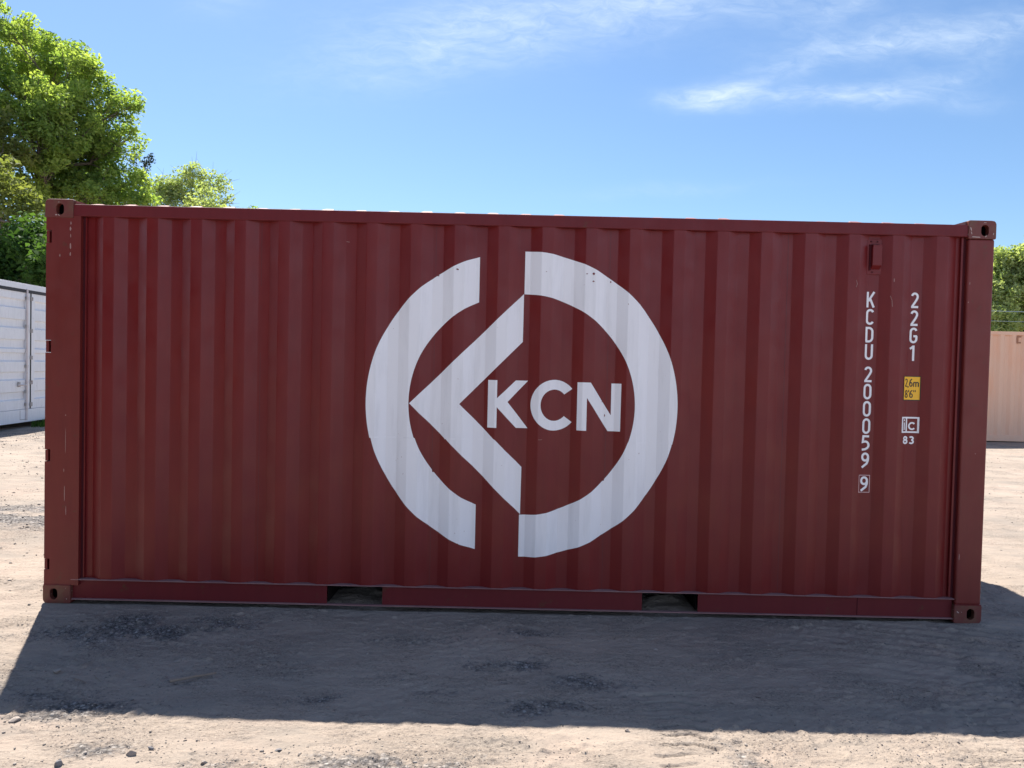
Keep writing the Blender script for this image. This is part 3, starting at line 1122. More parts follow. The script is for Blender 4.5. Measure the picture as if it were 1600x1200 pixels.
def ring_faces(keep, n=360):
    fs = []
    for i in range(n):
        a, b = 2 * math.pi * i / n, 2 * math.pi * (i + 1) / n
        q = [(CX + RXO * math.cos(a), CZ + RZO * math.sin(a)), (CX + RXO * math.cos(b), CZ + RZO * math.sin(b)),
             (CX + RXI * math.cos(b), CZ + RZI * math.sin(b)), (CX + RXI * math.cos(a), CZ + RZI * math.sin(a))]
        fs.append(q)
    # clip each quad by the keep half plane (x > c or x < c)
    side, c = keep
    out = []
    for q in fs:
        res = []
        for i in range(4):
            p, r_ = q[i], q[(i + 1) % 4]
            ip, ir = (p[0] - c) * side >= 0, (r_[0] - c) * side >= 0
            if ip:
                res.append(p)
            if ip != ir:
                t = (c - p[0]) / (r_[0] - p[0])
                res.append((c, p[1] + (r_[1] - p[1]) * t))
        if len(res) >= 3:
            out.append(res)
    return out


def zsplit(polys, zc, shift):
    """cut convex polygons at a height and push the lower sheet sideways a little, as the vinyl was laid"""
    out = []
    for q in polys:
        for side in (1, -1):
            res = []
            for i in range(len(q)):
                p, r_ = q[i], q[(i + 1) % len(q)]
                ip, ir = (p[1] - zc) * side >= 0, (r_[1] - zc) * side >= 0
                if ip:
                    res.append(p)
                if ip != ir and abs(r_[1] - p[1]) > 1e-9:
                    t = (zc - p[1]) / (r_[1] - p[1])
                    res.append((p[0] + (r_[0] - p[0]) * t, zc))
            if len(res) >= 3:
                if side < 0:
                    res = [(a + shift, b) for a, b in res]
                out.append(res)
    return out


logo_polys = zsplit(ring_faces((-1, -0.260)), ZS, 0.0065)
logo_polys += zsplit(ring_faces((1, 0.031)), ZS, -0.002)
chev1 = [(-0.6935, 1.3410), (0.0285, 2.0600), (0.0275, 1.7520), (-0.3720, 1.3435)]
chev2 = [(-0.6935, 1.3410), (-0.3720, 1.3435), (0.0330, 0.9430), (0.0310, 0.6360)]
logo_polys += zsplit([chev1, chev2], ZS, 0.004)
logo = decal('ring_logo', [(q, 0) for q in logo_polys], M['vinyl'], cont)
logo['label'] = 'white vinyl ring split by a gap with a chevron pointing left'

# bright overlap line of the two vinyl sheets
ov = []
def seam_span(x0, x1):
    ov.append(([(x0, ZS - 0.004), (x1, ZS - 0.004), (x1, ZS + 0.004), (x0, ZS + 0.004)], 2))
sq = math.sqrt(max(0, 1 - ((ZS - CZ) / RZO) ** 2))
sqi = math.sqrt(max(0, 1 - ((ZS - CZ) / RZI) ** 2))
seam_span(CX - RXO * sq, CX - RXI * sqi)
seam_span(CX + RXI * sqi, CX + RXO * sq)
seam_span(-0.6935 + (1.341 - ZS) / (1.341 - 0.636) * 0.7245, -0.372 + (1.3435 - ZS) / (1.3435 - 0.943) * 0.405)
M['vinyl_lap'] = paint('vinyl_overlap', (0.86, 0.86, 0.88), (0.84, 0.84, 0.86), 0.3)
for q in ov:
    decal('vinyl_overlap', [q], M['vinyl_lap'], logo)

M['seam'] = paint('weld_line', (0.085, 0.010, 0.014), (0.095, 0.012, 0.015), 0.5)
for xs_ in (1.722, 0.578, -0.5425, -1.664):
    decal('weld_seam', [([(xs_ - 0.0016, PZ0 + 0.002), (xs_ + 0.0016, PZ0 + 0.002), (xs_ + 0.0016, PZ1 - 0.012), (xs_ - 0.0016, PZ1 - 0.012)], 0)], M['seam'], panel, off=0.0007)

# paint chips in the vinyl
ch_ = []
rr = random.Random(4)
def chip(x, z, a, b):
    n_ = 9
    ch_.append(([(x + a * math.cos(2 * math.pi * i / n_) * rr.uniform(0.7, 1.2), z + b * math.sin(2 * math.pi * i / n_) * rr.uniform(0.7, 1.2)) for i in range(n_)], 3))
def PW(px, py):
    return CAM.x, 0
for (x, z, a, b) in [(-0.400, 2.205, 0.009, 0.005), (0.470, 2.196, 0.008, 0.008), (0.427, 2.195, 0.006, 0.003),
                     (0.470, 2.148, 0.007, 0.005), (0.585, 2.150, 0.005, 0.005), (0.168, 2.203, 0.005, 0.002),
                     (-0.535, 0.905, 0.006, 0.010), (0.567, 1.290, 0.003, 0.009), (0.568, 0.875, 0.007, 0.010),
                     (-0.545, 1.505, 0.004, 0.006), (-0.525, 2.165, 0.006, 0.005)]:
    chip(x, z, a, b)
for q in ch_:
    decal('vinyl_chip', [q], M['red'], logo)

# KCN
def arc_pts(cx, cz, rx, rz, a0, a1, n):
    return [(cx + rx * math.cos(math.radians(a0 + (a1 - a0) * i / n)), cz + rz * math.sin(math.radians(a0 + (a1 - a0) * i / n))) for i in range(n + 1)]


kcn = []
kb, kt = 1.1955, 1.5025
kcn.append(([(-0.1895, kb), (-0.1305, kb), (-0.1305, 1.3286), (-0.1305, 1.3864), (-0.1305, kt), (-0.1895, kt)], 0))
kcn.append(([(-0.1305, 1.3286), (-0.0622, 1.3632), (0.0675, kt), (-0.0115, kt), (-0.1305, 1.3864)], 0))
kcn.append(([(-0.1305, 1.3286), (-0.0045, kb), (0.0705, kb), (-0.0622, 1.3632)], 0))
oc = arc_pts(0.239, 1.3490, 0.1530, 0.1635, 41, 319, 60)
ic_ = arc_pts(0.239, 1.3490, 0.0890, 0.1010, 44, 316, 60)
for i in range(60):
    kcn.append(([oc[i], oc[i + 1], ic_[i + 1], ic_[i]], 0))
kcn.append(([(0.3855, kb - 0.005), (0.4470, kb - 0.006), (0.4470, kt - 0.002), (0.3855, kt - 0.002)], 0))
kcn.append(([(0.6075, 1.1880), (0.6670, 1.1880), (0.6680, 1.4970), (0.6065, 1.4970)], 0))
kcn.append(([(0.4200, kt - 0.002), (0.4690, kt - 0.002), (0.6300, 1.2560), (0.6300, 1.1880), (0.5890, 1.1880), (0.4200, 1.4420)], 1))
lt = decal('brand_lettering', kcn, M['vinyl'], cont)
lt['label'] = 'white capital letters KCN inside the ring'

# stroke glyphs: box 0..1 wide, 0..1 high
A = arc_pts
GL = {
    'K': [[(0.13, 0), (0.13, 1)], [(0.92, 1), (0.22, 0.40)], [(0.44, 0.55), (0.90, 0)]],
    'C': [A(0.5, 0.74, 0.37, 0.20, 20, 180, 10) + A(0.5, 0.26, 0.37, 0.20, 180, 340, 10)],
    'D': [[(0.13, 0.065), (0.13, 0.935)] + [(0.42, 0.935)] + A(0.42, 0.69, 0.44, 0.245, 80, 0, 7) + A(0.42, 0.31, 0.44, 0.245, 0, -80, 7) + [(0.42, 0.065), (0.06, 0.065)]],
    'U': [[(0.13, 1), (0.13, 0.30)] + A(0.5, 0.27, 0.37, 0.205, 180, 360, 12) + [(0.87, 0.30), (0.87, 1)]],
    '2': [A(0.5, 0.73, 0.36, 0.205, 165, -25, 12) + [(0.70, 0.50), (0.16, 0.065)], [(0.06, 0.062), (0.96, 0.062)]],
    '0': [A(0.5, 0.70, 0.37, 0.235, 0, 180, 12) + A(0.5, 0.30, 0.37, 0.235, 180, 360, 12) + [(0.87, 0.70)]],
    '5': [[(0.90, 0.935), (0.20, 0.935), (0.14, 0.56)] + A(0.44, 0.36, 0.42, 0.235, 110, -55, 12) + [(0.45, 0.09), (0.05, 0.06)]],
    '9': [A(0.5, 0.71, 0.36, 0.225, 0, 360, 20), [(0.86, 0.71), (0.85, 0.52), (0.72, 0.30), (0.12, 0.03)]],
    'G': [A(0.5, 0.74, 0.37, 0.20, 20, 180, 10) + A(0.5, 0.26, 0.37, 0.20, 180, 355, 10) + [(0.87, 0.46)], [(0.48, 0.45), (0.94, 0.45)]],
    '1': [[(0.12, 0.78), (0.55, 0.95)], [(0.55, 0), (0.55, 1)]],
    '8': [A(0.5, 0.73, 0.31, 0.20, 0, 360, 18), A(0.5, 0.28, 0.37, 0.22, 0, 360, 18)],
    '3': [A(0.5, 0.73, 0.33, 0.20, 150, -90, 14), A(0.5, 0.28, 0.37, 0.22, 90, -150, 14)],
    '6': [A(0.5, 0.29, 0.36, 0.225, 0, 360, 20), [(0.14, 0.29), (0.16, 0.52), (0.34, 0.78), (0.78, 0.97)]],
    'm': [[(0.1, 0), (0.1, 0.68)], A(0.29, 0.50, 0.19, 0.16, 180, 0, 8) + [(0.48, 0)], A(0.69, 0.50, 0.20, 0.16, 180, 0, 8) + [(0.89, 0)]],
    ',': [[(0.5, 0.08), (0.3, -0.12)]],
    "'": [[(0.5, 1.0), (0.45, 0.74)]],
    'i': [[(0.5, 0.0), (0.5, 0.68)], [(0.5, 0.80), (0.5, 0.96)]],
    'c': [A(0.5, 0.5, 0.40, 0.42, 42, 318, 20)],
}


def ribbon(pts, w, layer):
    out = []
    n = len(pts)
    L, Rr = [], []
    for i in range(n):
        a = Vector(pts[max(i - 1, 0)])
        b = Vector(pts[min(i + 1, n - 1)])
        p = Vector(pts[i])
        if 0 < i < n - 1:
            d1 = (p - a).normalized()
            d2 = (b - p).normalized()
            t = d1 + d2
            if t.length < 1e-4:
                t = d1
            t.normalize()
            nn = Vector((-t.y, t.x))
            k_ = 1 / max(0.55, nn.dot(Vector((-d1.y, d1.x))))
        else:
            t = (b - a).normalized()
            nn = Vector((-t.y, t.x))
            k_ = 1
        L.append(p + nn * w / 2 * k_)
        Rr.append(p - nn * w / 2 * k_)
    for i in range(n - 1):
        out.append(([tuple(L[i]), tuple(L[i + 1]), tuple(Rr[i + 1]), tuple(Rr[i])], layer))
    return out


def glyph(ch, x0, x1, z0, z1, w):
    out = []
    for li, st in enumerate(GL[ch]):
        pts = [(x0 + w / 2 * 0 + p[0] * (x1 - x0), z0 + p[1] * (z1 - z0)) for p in st]
        clean = [pts[0]]
        for p in pts[1:]:
            if math.hypot(p[0] - clean[-1][0], p[1] - clean[-1][1]) > 1e-4:
                clean.append(p)
        out += ribbon(clean, w, li)
    return out


serA, serB, serC = [], [], []
sx0, sx1 = 2.2365, 2.2890
for ch, zt in zip('KCDU200059', (2.1255, 2.0145, 1.9000, 1.7885, 1.6440, 1.5325, 1.4210, 1.3090, 1.1995, 1.0870)):
    (serA if ch in 'KCDU' else serB).extend(glyph(ch, sx0, sx1, zt - 0.1000, zt, 0.0140))
# gap above the box, last digit in its own thin frame
serC += glyph('9', 2.2350, 2.2870, 0.8355, 0.9320, 0.0140)
decal('owner_code', serA, M['vinyl'], cont)['label'] = 'white vertical letters KCDU'
decal('serial_number', serB, M['vinyl'], cont)['label'] = 'white vertical digits 200059'
sl = decal('check_digit', serC, M['vinyl'], cont)
sl['label'] = 'white digit 9 in a thin pinkish box'


def frame(x0, x1, z0, z1, w):
    return [([(x0, z0), (x1, z0), (x1, z0 + w), (x0, z0 + w)], 0), ([(x0, z1 - w), (x1, z1 - w), (x1, z1), (x0, z1)], 0),
            ([(x0, z0 + w), (x0 + w, z0 + w), (x0 + w, z1 - w), (x0, z1 - w)], 0),
            ([(x1 - w, z0 + w), (x1, z0 + w), (x1, z1 - w), (x1 - w, z1 - w)], 0)]


M['pinkline'] = paint('pinkish_line', (0.62, 0.42, 0.42), (0.60, 0.40, 0.40), 0.4)
decal('check_digit_frame', frame(2.2225, 2.2985, 0.8270, 0.9420, 0.0045), M['pinkline'], sl)

typ = []
tx0, tx1 = 2.5215, 2.5725
for ch, zt in zip('22G1', (2.1275, 2.0125, 1.9010, 1.7865)):
    typ += glyph(ch, tx0, tx1, zt - 0.0990, zt, 0.0140)
tl = decal('type_code', typ, M['vinyl'], cont)
tl['label'] = 'white vertical code 22G1'

# yellow height sticker
hl = decal('height_sticker', [([(2.4865, 1.4310), (2.6030, 1.4310), (2.6030, 1.5900), (2.4865, 1.5900)], 0)], M['black'], cont)
hl['label'] = 'yellow sticker with a black border reading 2,6m and 8\'6"'
decal('sticker_face', [([(2.4915, 1.4365), (2.5980, 1.4365), (2.5980, 1.5845), (2.4915, 1.5845)], 0)], M['yellow'], hl, off=0.0024)
tx = []
tx += glyph('2', 2.4975, 2.5195, 1.5200, 1.5720, 0.0066)
tx += glyph(',', 2.5200, 2.5300, 1.5200, 1.5720, 0.0060)
tx += glyph('6', 2.5300, 2.5520, 1.5200, 1.5720, 0.0066)
tx += glyph('m', 2.5550, 2.5930, 1.5200, 1.5640, 0.0066)
tx += glyph('8', 2.4995, 2.5225, 1.4480, 1.4990, 0.0066)
tx += glyph("'", 2.5240, 2.5330, 1.4480, 1.4990, 0.0060)
tx += glyph('6', 2.5330, 2.5560, 1.4480, 1.4990, 0.0066)
tx += glyph("'", 2.5570, 2.5660, 1.4480, 1.4990, 0.0055)
tx += glyph("'", 2.5670, 2.5760, 1.4480, 1.4990, 0.0055)
decal('sticker_text', tx, M['black'], hl, off=0.0032)

# registry mark
im = frame(2.4835, 2.6020, 1.2215, 1.3250, 0.0105)
im += [([(2.5165, 1.232), (2.5260, 1.232), (2.5260, 1.3145), (2.5165, 1.3145)], 1)]
im += glyph('i', 2.4960, 2.5130, 1.2390, 1.3120, 0.0085)
im += glyph('c', 2.5330, 2.5840, 1.2410, 1.2910, 0.0105)
im += glyph('8', 2.4975, 2.5330, 1.1510, 1.1990, 0.0105)
im += glyph('3', 2.5390, 2.5740, 1.1510, 1.1990, 0.0105)
ml = decal('registry_mark', im, M['vinyl'], cont)
ml['label'] = 'white boxed letters ic with the number 83 below'

# scratches on the right part of the side
def scratch(pts, w, name='scratch'):
    return ribbon(pts, w, 0)


sc_ = []
sc_.append(scratch([(2.372, 2.100), (2.383, 2.070), (2.387, 2.030)], 0.0030))
sc_.append(scratch([(2.392, 2.210), (2.3925, 2.190)], 0.0055))
sc_.append(scratch([(2.150, 2.150), (2.158, 2.170), (2.150, 2.196)], 0.0025))
sc_.append(scratch([(-1.12, 2.37), (-1.10, 2.367)], 0.0035))
sc_.append(scratch([(0.14, 1.125), (0.165, 1.126)], 0.0022))
M['scratch'] = paint('bare_scratch', (0.36, 0.22, 0.20), (0.30, 0.17, 0.15), 0.5)
for q in sc_:
    decal('scratch', q, M['scratch'], cont)


def face_marks(name, polys, y, mat, parent):
    for q in polys:
        MB().add([(a, y, b) for a, b in q], [tuple(range(len(q)))]).build(name, mat, parent)


# worn paint marks on left post, castings and end of right post
pm = []
for (x, z, a, b) in [(-2.866, 2.440, 0.0035, 0.012), (-2.869, 2.405, 0.005, 0.013), (-2.867, 2.36, 0.003, 0.012),
                     (-2.868, 2.295, 0.0055, 0.018), (-2.869, 2.245, 0.004, 0.014), (-2.935, 2.235, 0.004, 0.01),
                     (-2.895, 0.71, 0.0022, 0.05), (-2.885, 0.60, 0.0022, 0.03), (-2.90, 0.86, 0.0025, 0.01), (-2.89, 1.04, 0.0015, 0.09),
                     (-2.89, 1.215, 0.004, 0.004), (2.868, 2.07, 0.004, 0.004), (2.873, 2.19, 0.003, 0.008), (2.95, 1.10, 0.003, 0.003), (2.872, 0.43, 0.0025, 0.02)]:
    pm.append([(x + a * math.cos(2 * math.pi * i / 8) * rr.uniform(0.6, 1.3), z + b * math.sin(2 * math.pi * i / 8) * rr.uniform(0.8, 1.2)) for i in range(8)])
face_marks('worn_mark', pm, 0.0036, M['scratch'], cont)
M['bare'] = paint('bare_edge', (0.50, 0.40, 0.36), (0.42, 0.30, 0.26), 0.5)
pm = []
for (x0, z0, x1, z1, w) in [(-2.962, 2.492, -2.955, 2.489, 0.008), (-2.948, 2.494, -2.936, 2.486, 0.004), (2.862, 2.545, 2.868, 2.525, 0.006),
                            (2.866, 2.518, 2.872, 2.502, 0.004), (2.874, 2.4855, 2.925, 2.4835, 0.005), (2.957, 2.486, 2.966, 2.494, 0.005),
                            (3.008, 2.50, 3.010, 2.512, 0.004), (2.868, 0.078, 2.880, 0.068, 0.006), (2.945, 2.5765, 2.962, 2.5768, 0.003)]:
    pm.append(ribbon([(x0, z0), (x1, z1)], w, 0)[0][0])
face_marks('worn_mark', pm, -0.0008, M['bare'], cont)

# ------------------------------------------------------------------ white side-door container
wdir = Vector((-0.06775, 0.99770))
ang = math.atan2(wdir.y, wdir.x)          # local +X runs along the wall, local -Y is the visible side
S0 = 1.10 - 3.029
org = Vector((-10.05, 10.13)) + wdir * S0
wc = empty('shipping_container', (org.x, org.y, 0.148), ang)
tag(wc, 'white shipping container with full side doors and a dark rubber seal, behind the red one', 'container')
LW, HW, DW = 6.058, 2.896, 2.438
s_seam = 3.029
MB().box(0.18, LW - 0.18, 0.055, DW - 0.03, 0.16, HW - 0.06).build('body', M['white_box'], wc)
for ya, yb in ((0.0, 0.06), (DW - 0.06, DW)):
    MB().box(0.172, LW - 0.172, ya, yb, 2.765, HW - 0.012).build('top_rail', M['white_box'], wc, bevel=0.004)
    MB().box(0.172, LW - 0.172, ya, yb, 0.02, 0.285).build('bottom_rail', M['white_box'], wc, bevel=0.004)
MB().box(0.1, LW - 0.1, 0.065, DW - 0.065, HW - 0.055, HW - 0.03).build('roof_panel', M['white_box'], wc)
for xx in (0.0, LW - 0.17):
    for y0_ in (0.0, DW - 0.16):
        MB().box(xx, xx + 0.17, y0_ - 0.002 if y0_ == 0 else y0_ + 0.002, y0_ + 0.158, 0.12, HW - 0.12).build('corner_post', M['white_box'], wc, bevel=0.004)
        for zc in (0, HW - 0.118):
            MB().box(xx - 0.004, xx + 0.174, y0_ - 0.006, y0_ + 0.156, zc, zc + 0.118).build('corner_casting', M['white_box'], wc, bevel=0.01)
MB().box(0.19, LW - 0.19, -0.004, 0.03, 2.705, 2.762).build('seal', M['gasket'], wc)
edges = [0.19, s_seam, LW - 0.19]
GRV = [(2.53, 2.69), (2.12, 2.28), (1.70, 1.87), (1.44, 1.60), (1.06, 1.21), (0.65, 0.80)]
for i in range(2):
    a, b = edges[i] + 0.02, edges[i + 1] - 0.02
    zlo, zhi = 0.292, 2.700
    stile = 0.14
    pts = [(0.014, zlo)]
    for z0g, z1g in GRV[::-1]:
        z0g, z1g = z0g - 0.148, z1g - 0.148
        pts += [(0.014, z0g - 0.02), (0.050, z0g + 0.006), (0.050, z1g - 0.006), (0.014, z1g + 0.008)]
    pts += [(0.014, zhi), (0.054, zhi), (0.054, zlo)]
    mb = MB()
    mb.prism(pts, 'x', a + stile, b - stile)
    dr = mb.build('side_door', M['white_box'], wc)
    MB().box(a, a + stile - 0.0003, 0.008, 0.053, zlo, zhi).build('door_stile', M['white_box'], dr, bevel=0.004)
    MB().box(b - stile + 0.0003, b, 0.008, 0.053, zlo, zhi).build('door_stile', M['white_box'], dr, bevel=0.004)
    if i == 0:
        xr = s_seam - 0.175
        MB().tube([(xr, -0.016, 0.06), (xr, -0.016, 2.775)], 0.020, 10).build('lock_rod', M['rod'], dr)
        for zb in (0.36, 0.62, 1.15, 1.98, 2.56):
            MB().box(xr - 0.045, xr + 0.035, -0.026, 0.0075, zb, zb + 0.06).build('rod_bracket', M['metal'], dr, bevel=0.004)
        MB().tube([(xr, -0.030, 0.80), (xr - 0.12, -0.050, 0.79), (xr - 0.33, -0.030, 0.80)], [0.012, 0.010, 0.014], 8).build('handle', M['rod'], dr)
        MB().box(xr - 0.30, xr - 0.25, -0.030, 0.0135, 0.76, 0.86).build('handle_catch', M['metal'], dr, bevel=0.006)
        MB().prism([(xr - 0.22, 0.075), (xr + 0.05, 0.075), (xr + 0.05, 0.27), (xr + 0.04, 0.27), (xr + 0.04, 0.085), (xr - 0.21, 0.085), (xr - 0.21, 0.27), (xr - 0.22, 0.27)], 'y', -0.0035, -0.0005).build('rod_keeper', M['metal'], wc)
MB().box(s_seam - 0.019, s_seam + 0.019, 0.002, 0.045, 0.292, 2.704).build('seal', M['gasket'], wc)
for zb in (0.34, 0.80, 1.32, 1.88, 2.55):
    MB().box(s_seam - 0.035, s_seam + 0.035, -0.024, 0.0015, zb, zb + 0.08).build('door_hinge', M['metal'], wc, bevel=0.006)

for xx in (0.02, LW - 0.22):
    for ya in (0.02, DW - 0.32):
        MB().box(xx, xx + 0.2, ya, ya + 0.3, -0.15, -0.001).build('support_block', M['wood'], wc, bevel=0.006)

# ------------------------------------------------------------------ tan container
TX0, TY, TZ = 8.9, 12.90, 0.050
tc_ = empty('shipping_container', (TX0, TY, TZ))
tag(tc_, 'peach tan ribbed shipping container with rust tinted paint, right behind the red one', 'container')
LT, HT = 6.058, 2.591
pts = []
x = 0.18
v, f = [], []
xs_, ys_ = [], []
while x < LT - 0.18:
    for dx, yv in ((0, 0.012), (0.072, 0.012), (0.140, 0.048), (0.210, 0.048)):
        if x + dx < LT - 0.18:
            xs_.append(x + dx)
            ys_.append(yv)
    x += 0.278
n = len(xs_)
v = [(a, b, 0.16) for a, b in zip(xs_, ys_)] + [(a, b, HT - 0.09) for a, b in zip(xs_, ys_)]
f = [(i, i + 1, n + i + 1, n + i) for i in range(n - 1)]
tp = MB().add(v, f).build('side_panel', M['tan'], tc_, fix=False)
MB().box(0.05, LT - 0.05, 0.06, 2.40, 0.12, HT - 0.04).build('body', M['tan'], tc_)
MB().box(0.178, LT - 0.178, 0.004, 0.058, HT - 0.10, HT - 0.02).build('top_rail', M['tan'], tc_, bevel=0.004)
MB().box(0.178, LT - 0.178, 0.002, 0.058, 0.02, 0.165).build('bottom_rail', M['tan'], tc_, bevel=0.004)
for xx in (0, LT - 0.178):
    MB().box(xx + 0.004, xx + 0.174, 0.004, 0.16, 0.12, HT - 0.12).build('corner_post', M['tan'], tc_, bevel=0.006)
    MB().box(xx + 0.004, xx + 0.174, 2.28, 2.434, 0.12, HT - 0.12).build('corner_post', M['tan'], tc_, bevel=0.006)
    for y0_ in (0, 2.276):
        for zc in (0, HT - 0.118):
            MB().box(xx, xx + 0.178, y0_, y0_ + 0.162, zc, zc + 0.118).build('corner_casting', M['tan'], tc_, bevel=0.012)
# brown C-shaped mark near the top
mk = MB()
mxx, mz = 11.672 - TX0, 2.352 - TZ
mk.box(mxx, mxx + 0.035, 0.0050, 0.0110, mz, mz + 0.17)
mk.box(mxx + 0.0352, mxx + 0.100, 0.0050, 0.0110, mz + 0.138, mz + 0.17)
mk.box(mxx + 0.0352, mxx + 0.095, 0.0050, 0.0110, mz, mz + 0.032)
mk.build('painted_mark', M['brownmark'], tc_)


# ------------------------------------------------------------------ trees
def leaves(centers, radii, counts, size, seed, flat=0.55, droop=0.3, tone_by=None):
    r = np.random.default_rng(seed)
    C = np.repeat(centers, counts, axis=0)
    Rr_ = np.repeat(radii, counts)
    n = len(C)
    d = r.normal(size=(n, 3))
    d /= np.linalg.norm(d, axis=1)[:, None]
    rad = Rr_ * r.random(n) ** 0.42
    P = C + d * rad[:, None] * np.array([1, 1, flat + 0.25])
    # leaf frames
    nrm = r.normal(size=(n, 3)) * 0.75 + np.array([0, 0, 0.85])
    nrm /= np.linalg.norm(nrm, axis=1)[:, None]
    a = r.normal(size=(n, 3))
    a -= nrm * (a * nrm).sum(1)[:, None]
    a /= np.linalg.norm(a, axis=1)[:, None]
    b = np.cross(nrm, a)
    s = size * r.uniform(0.55, 1.3, n)[:, None]
    v0 = P - a * s
    v1 = P - b * s * 0.55 + nrm * s * 0.12
    v2 = P + a * s - nrm * s * droop
    v3 = P + b * s * 0.55 + nrm * s * 0.12
    V = np.stack([v0, v1, v2, v3], 1).reshape(-1, 3)
    Q = np.arange(n * 4).reshape(n, 4)
    ct = np.repeat(r.random(len(centers)), counts)
    tone = np.clip(0.55 * ct + 0.45 * r.random(n), 0, 1)
    return V, Q, np.repeat(tone, 4)


def tree(name, base_xy, lobes, mat, label, cat, group, seed, leaf=0.10, per_m3=None, ncl=30, per=70, clr=0.42, trunk_r=0.22,
         bare=0.0, limb_mat=None):
    """lobes: (x, y, z, r) spheres in world space"""
    r = random.Random(seed)
    bx_, by_ = base_xy
    bz = gz(bx_, by_) - 0.05
    root = empty(name, (bx_, by_, bz))
    tag(root, label, cat, group)
    mb = MB()
    top = max(l[2] for l in lobes)
    low = min(l[2] - l[3] for l in lobes)
    cxm = sum(l[0] * l[3] for l in lobes) / sum(l[3] for l in lobes)
    cym = sum(l[1] * l[3] for l in lobes) / sum(l[3] for l in lobes)
    # trunk
    n = 9
    tr = []
    for i in range(n):
        t = i / (n - 1)
        tr.append(Vector((bx_ + (cxm - bx_) * t ** 1.5 + r.uniform(-.08, .08) * t, by_ + (cym - by_) * t ** 1.5 + r.uniform(-.08, .08) * t,
                          bz + (top - bz) * 0.86 * t)))
    rad = [trunk_r * (1.35 if i == 0 else 1) * (1 - 0.88 * i / (n - 1)) + 0.01 for i in range(n)]
    o = Vector((bx_, by_, bz))
    mb.tube([p - o for p in tr], rad, 9)
    cents, rads_ = [], []
    for (lx, ly, lz, lr) in lobes:
        L = Vector((lx, ly, lz))
        # limb from trunk up into the lobe
        want = lz - lr * 0.9
        j = min(range(1, n), key=lambda q: abs(tr[q].z - want))
        s0 = tr[j]
        mid = s0.lerp(L, 0.5) + Vector((r.uniform(-.2, .2), r.uniform(-.2, .2), -0.12 * (L - s0).length))
        pth = [s0, s0.lerp(mid, 0.5), mid, mid.lerp(L, 0.5) + Vector((0, 0, 0.03)), L, L + Vector((r.uniform(-.3, .3) * lr, r.uniform(-.3, .3) * lr, lr * 0.6))]
        r0 = min(rad[j] * 0.7, 0.03 + lr * 0.05)
        mb.tube([p - o for p in pth], [r0, r0 * .85, r0 * .7, r0 * .5, r0 * .35, r0 * .15], 6)
        k_ = int(ncl * (lr / 1.2) ** 2)
        for _ in range(max(6, k_)):
            d = Vector((r.gauss(0, 1), r.gauss(0, 1), r.gauss(0, 1))).normalized()
            q = lr * (r.random() ** 0.33) * r.uniform(0.86, 1.06)
            c = L + Vector((d.x, d.y, d.z * 0.95)) * q
            cents.append(c[:])
            rads_.append(clr * r.uniform(0.6, 1.35))
            # twig
            a = pth[r.choice((2, 3, 4))]
            if r.random() < 0.5 or bare:
                m1 = a.lerp(c, 0.55) + Vector((0, 0, -0.1 * lr))
                tip = c + (c - L).normalized() * (clr * (0.5 + bare * 1.2))
                mb.tube([a - o, m1 - o, c - o, tip - o], [r0 * .35, r0 * .22, 0.012, 0.004], 4, caps=False)
    mb.build('trunk', M['bark'], root, fix=False, smooth=True)
    cents = np.array(cents)
    rads_ = np.array(rads_)
    counts = np.maximum(8, (per * (rads_ / clr) ** 2)).astype(int)
    V, Q, T = leaves(cents - np.array(o[:]), rads_, counts, leaf, seed)
    mesh_from_arrays('crown', V, Q, mat, root, attrs={'tone': T})
    return root


def at_px(px, py, dist):
    """a point of the yard's surroundings from its bearing as measured in the survey photo"""
    d = R_ * ((px - 800) / 1200) - U_ * ((py - 600) / 1200) + F_
    return CAM + d * dist


def lobes_px(lst, dist, seed):
    r = random.Random(seed)
    out = []
    for (px, py, rp) in lst:
        dd = dist + r.uniform(-1.6, 1.6)
        p = at_px(px, py, dd)
        out.append((p.x, p.y, p.z, rp / 1200 * dist))
    return out


GT = 'trees around the yard'
b = at_px(70, 600, 28)
tree('maple_tree', (b.x, b.y), lobes_px([(8, 40, 40), (45, 95, 52), (92, 105, 52), (122, 88, 28), (140, 150, 44), (190, 172, 26), (185, 225, 42),
                                       (196, 290, 38), (95, 190, 62), (50, 170, 56), (125, 270, 60), (60, 290, 60), (115, 230, 50), (60, 230, 50), (150, 300, 44), (150, 210, 36), (30, 150, 40), (180, 345, 46), (100, 360, 58), (-50, 120, 70), (-60, 230, 70), (225, 320, 20)],
                                      28, 1),
     M['leaf_maple'], 'big full yellow green maple tree behind the left end of the red container', 'tree', GT, 21,
     leaf=0.072, ncl=50, per=84, clr=0.35, trunk_r=0.30)
b = at_px(8, 600, 24)
tree('broadleaf_tree', (b.x, b.y), lobes_px([(5, 205, 30), (24, 250, 28), (0, 290, 44), (38, 325, 30), (15, 365, 36), (-40, 250, 50), (-40, 340, 50), (-60, 180, 40)], 24, 2),
     M['leaf_olive'], 'nearer olive brown tree at the left edge above the white container', 'tree', GT, 22,
     leaf=0.080, ncl=34, per=76, clr=0.36, trunk_r=0.15)
b = at_px(50, 600, 22.5)
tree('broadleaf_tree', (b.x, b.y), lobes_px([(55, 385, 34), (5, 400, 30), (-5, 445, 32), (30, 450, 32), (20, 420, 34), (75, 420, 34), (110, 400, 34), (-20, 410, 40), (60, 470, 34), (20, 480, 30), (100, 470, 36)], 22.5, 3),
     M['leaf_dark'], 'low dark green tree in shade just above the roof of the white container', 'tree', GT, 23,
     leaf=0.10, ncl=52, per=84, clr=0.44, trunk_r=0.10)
b = at_px(200, 600, 33)
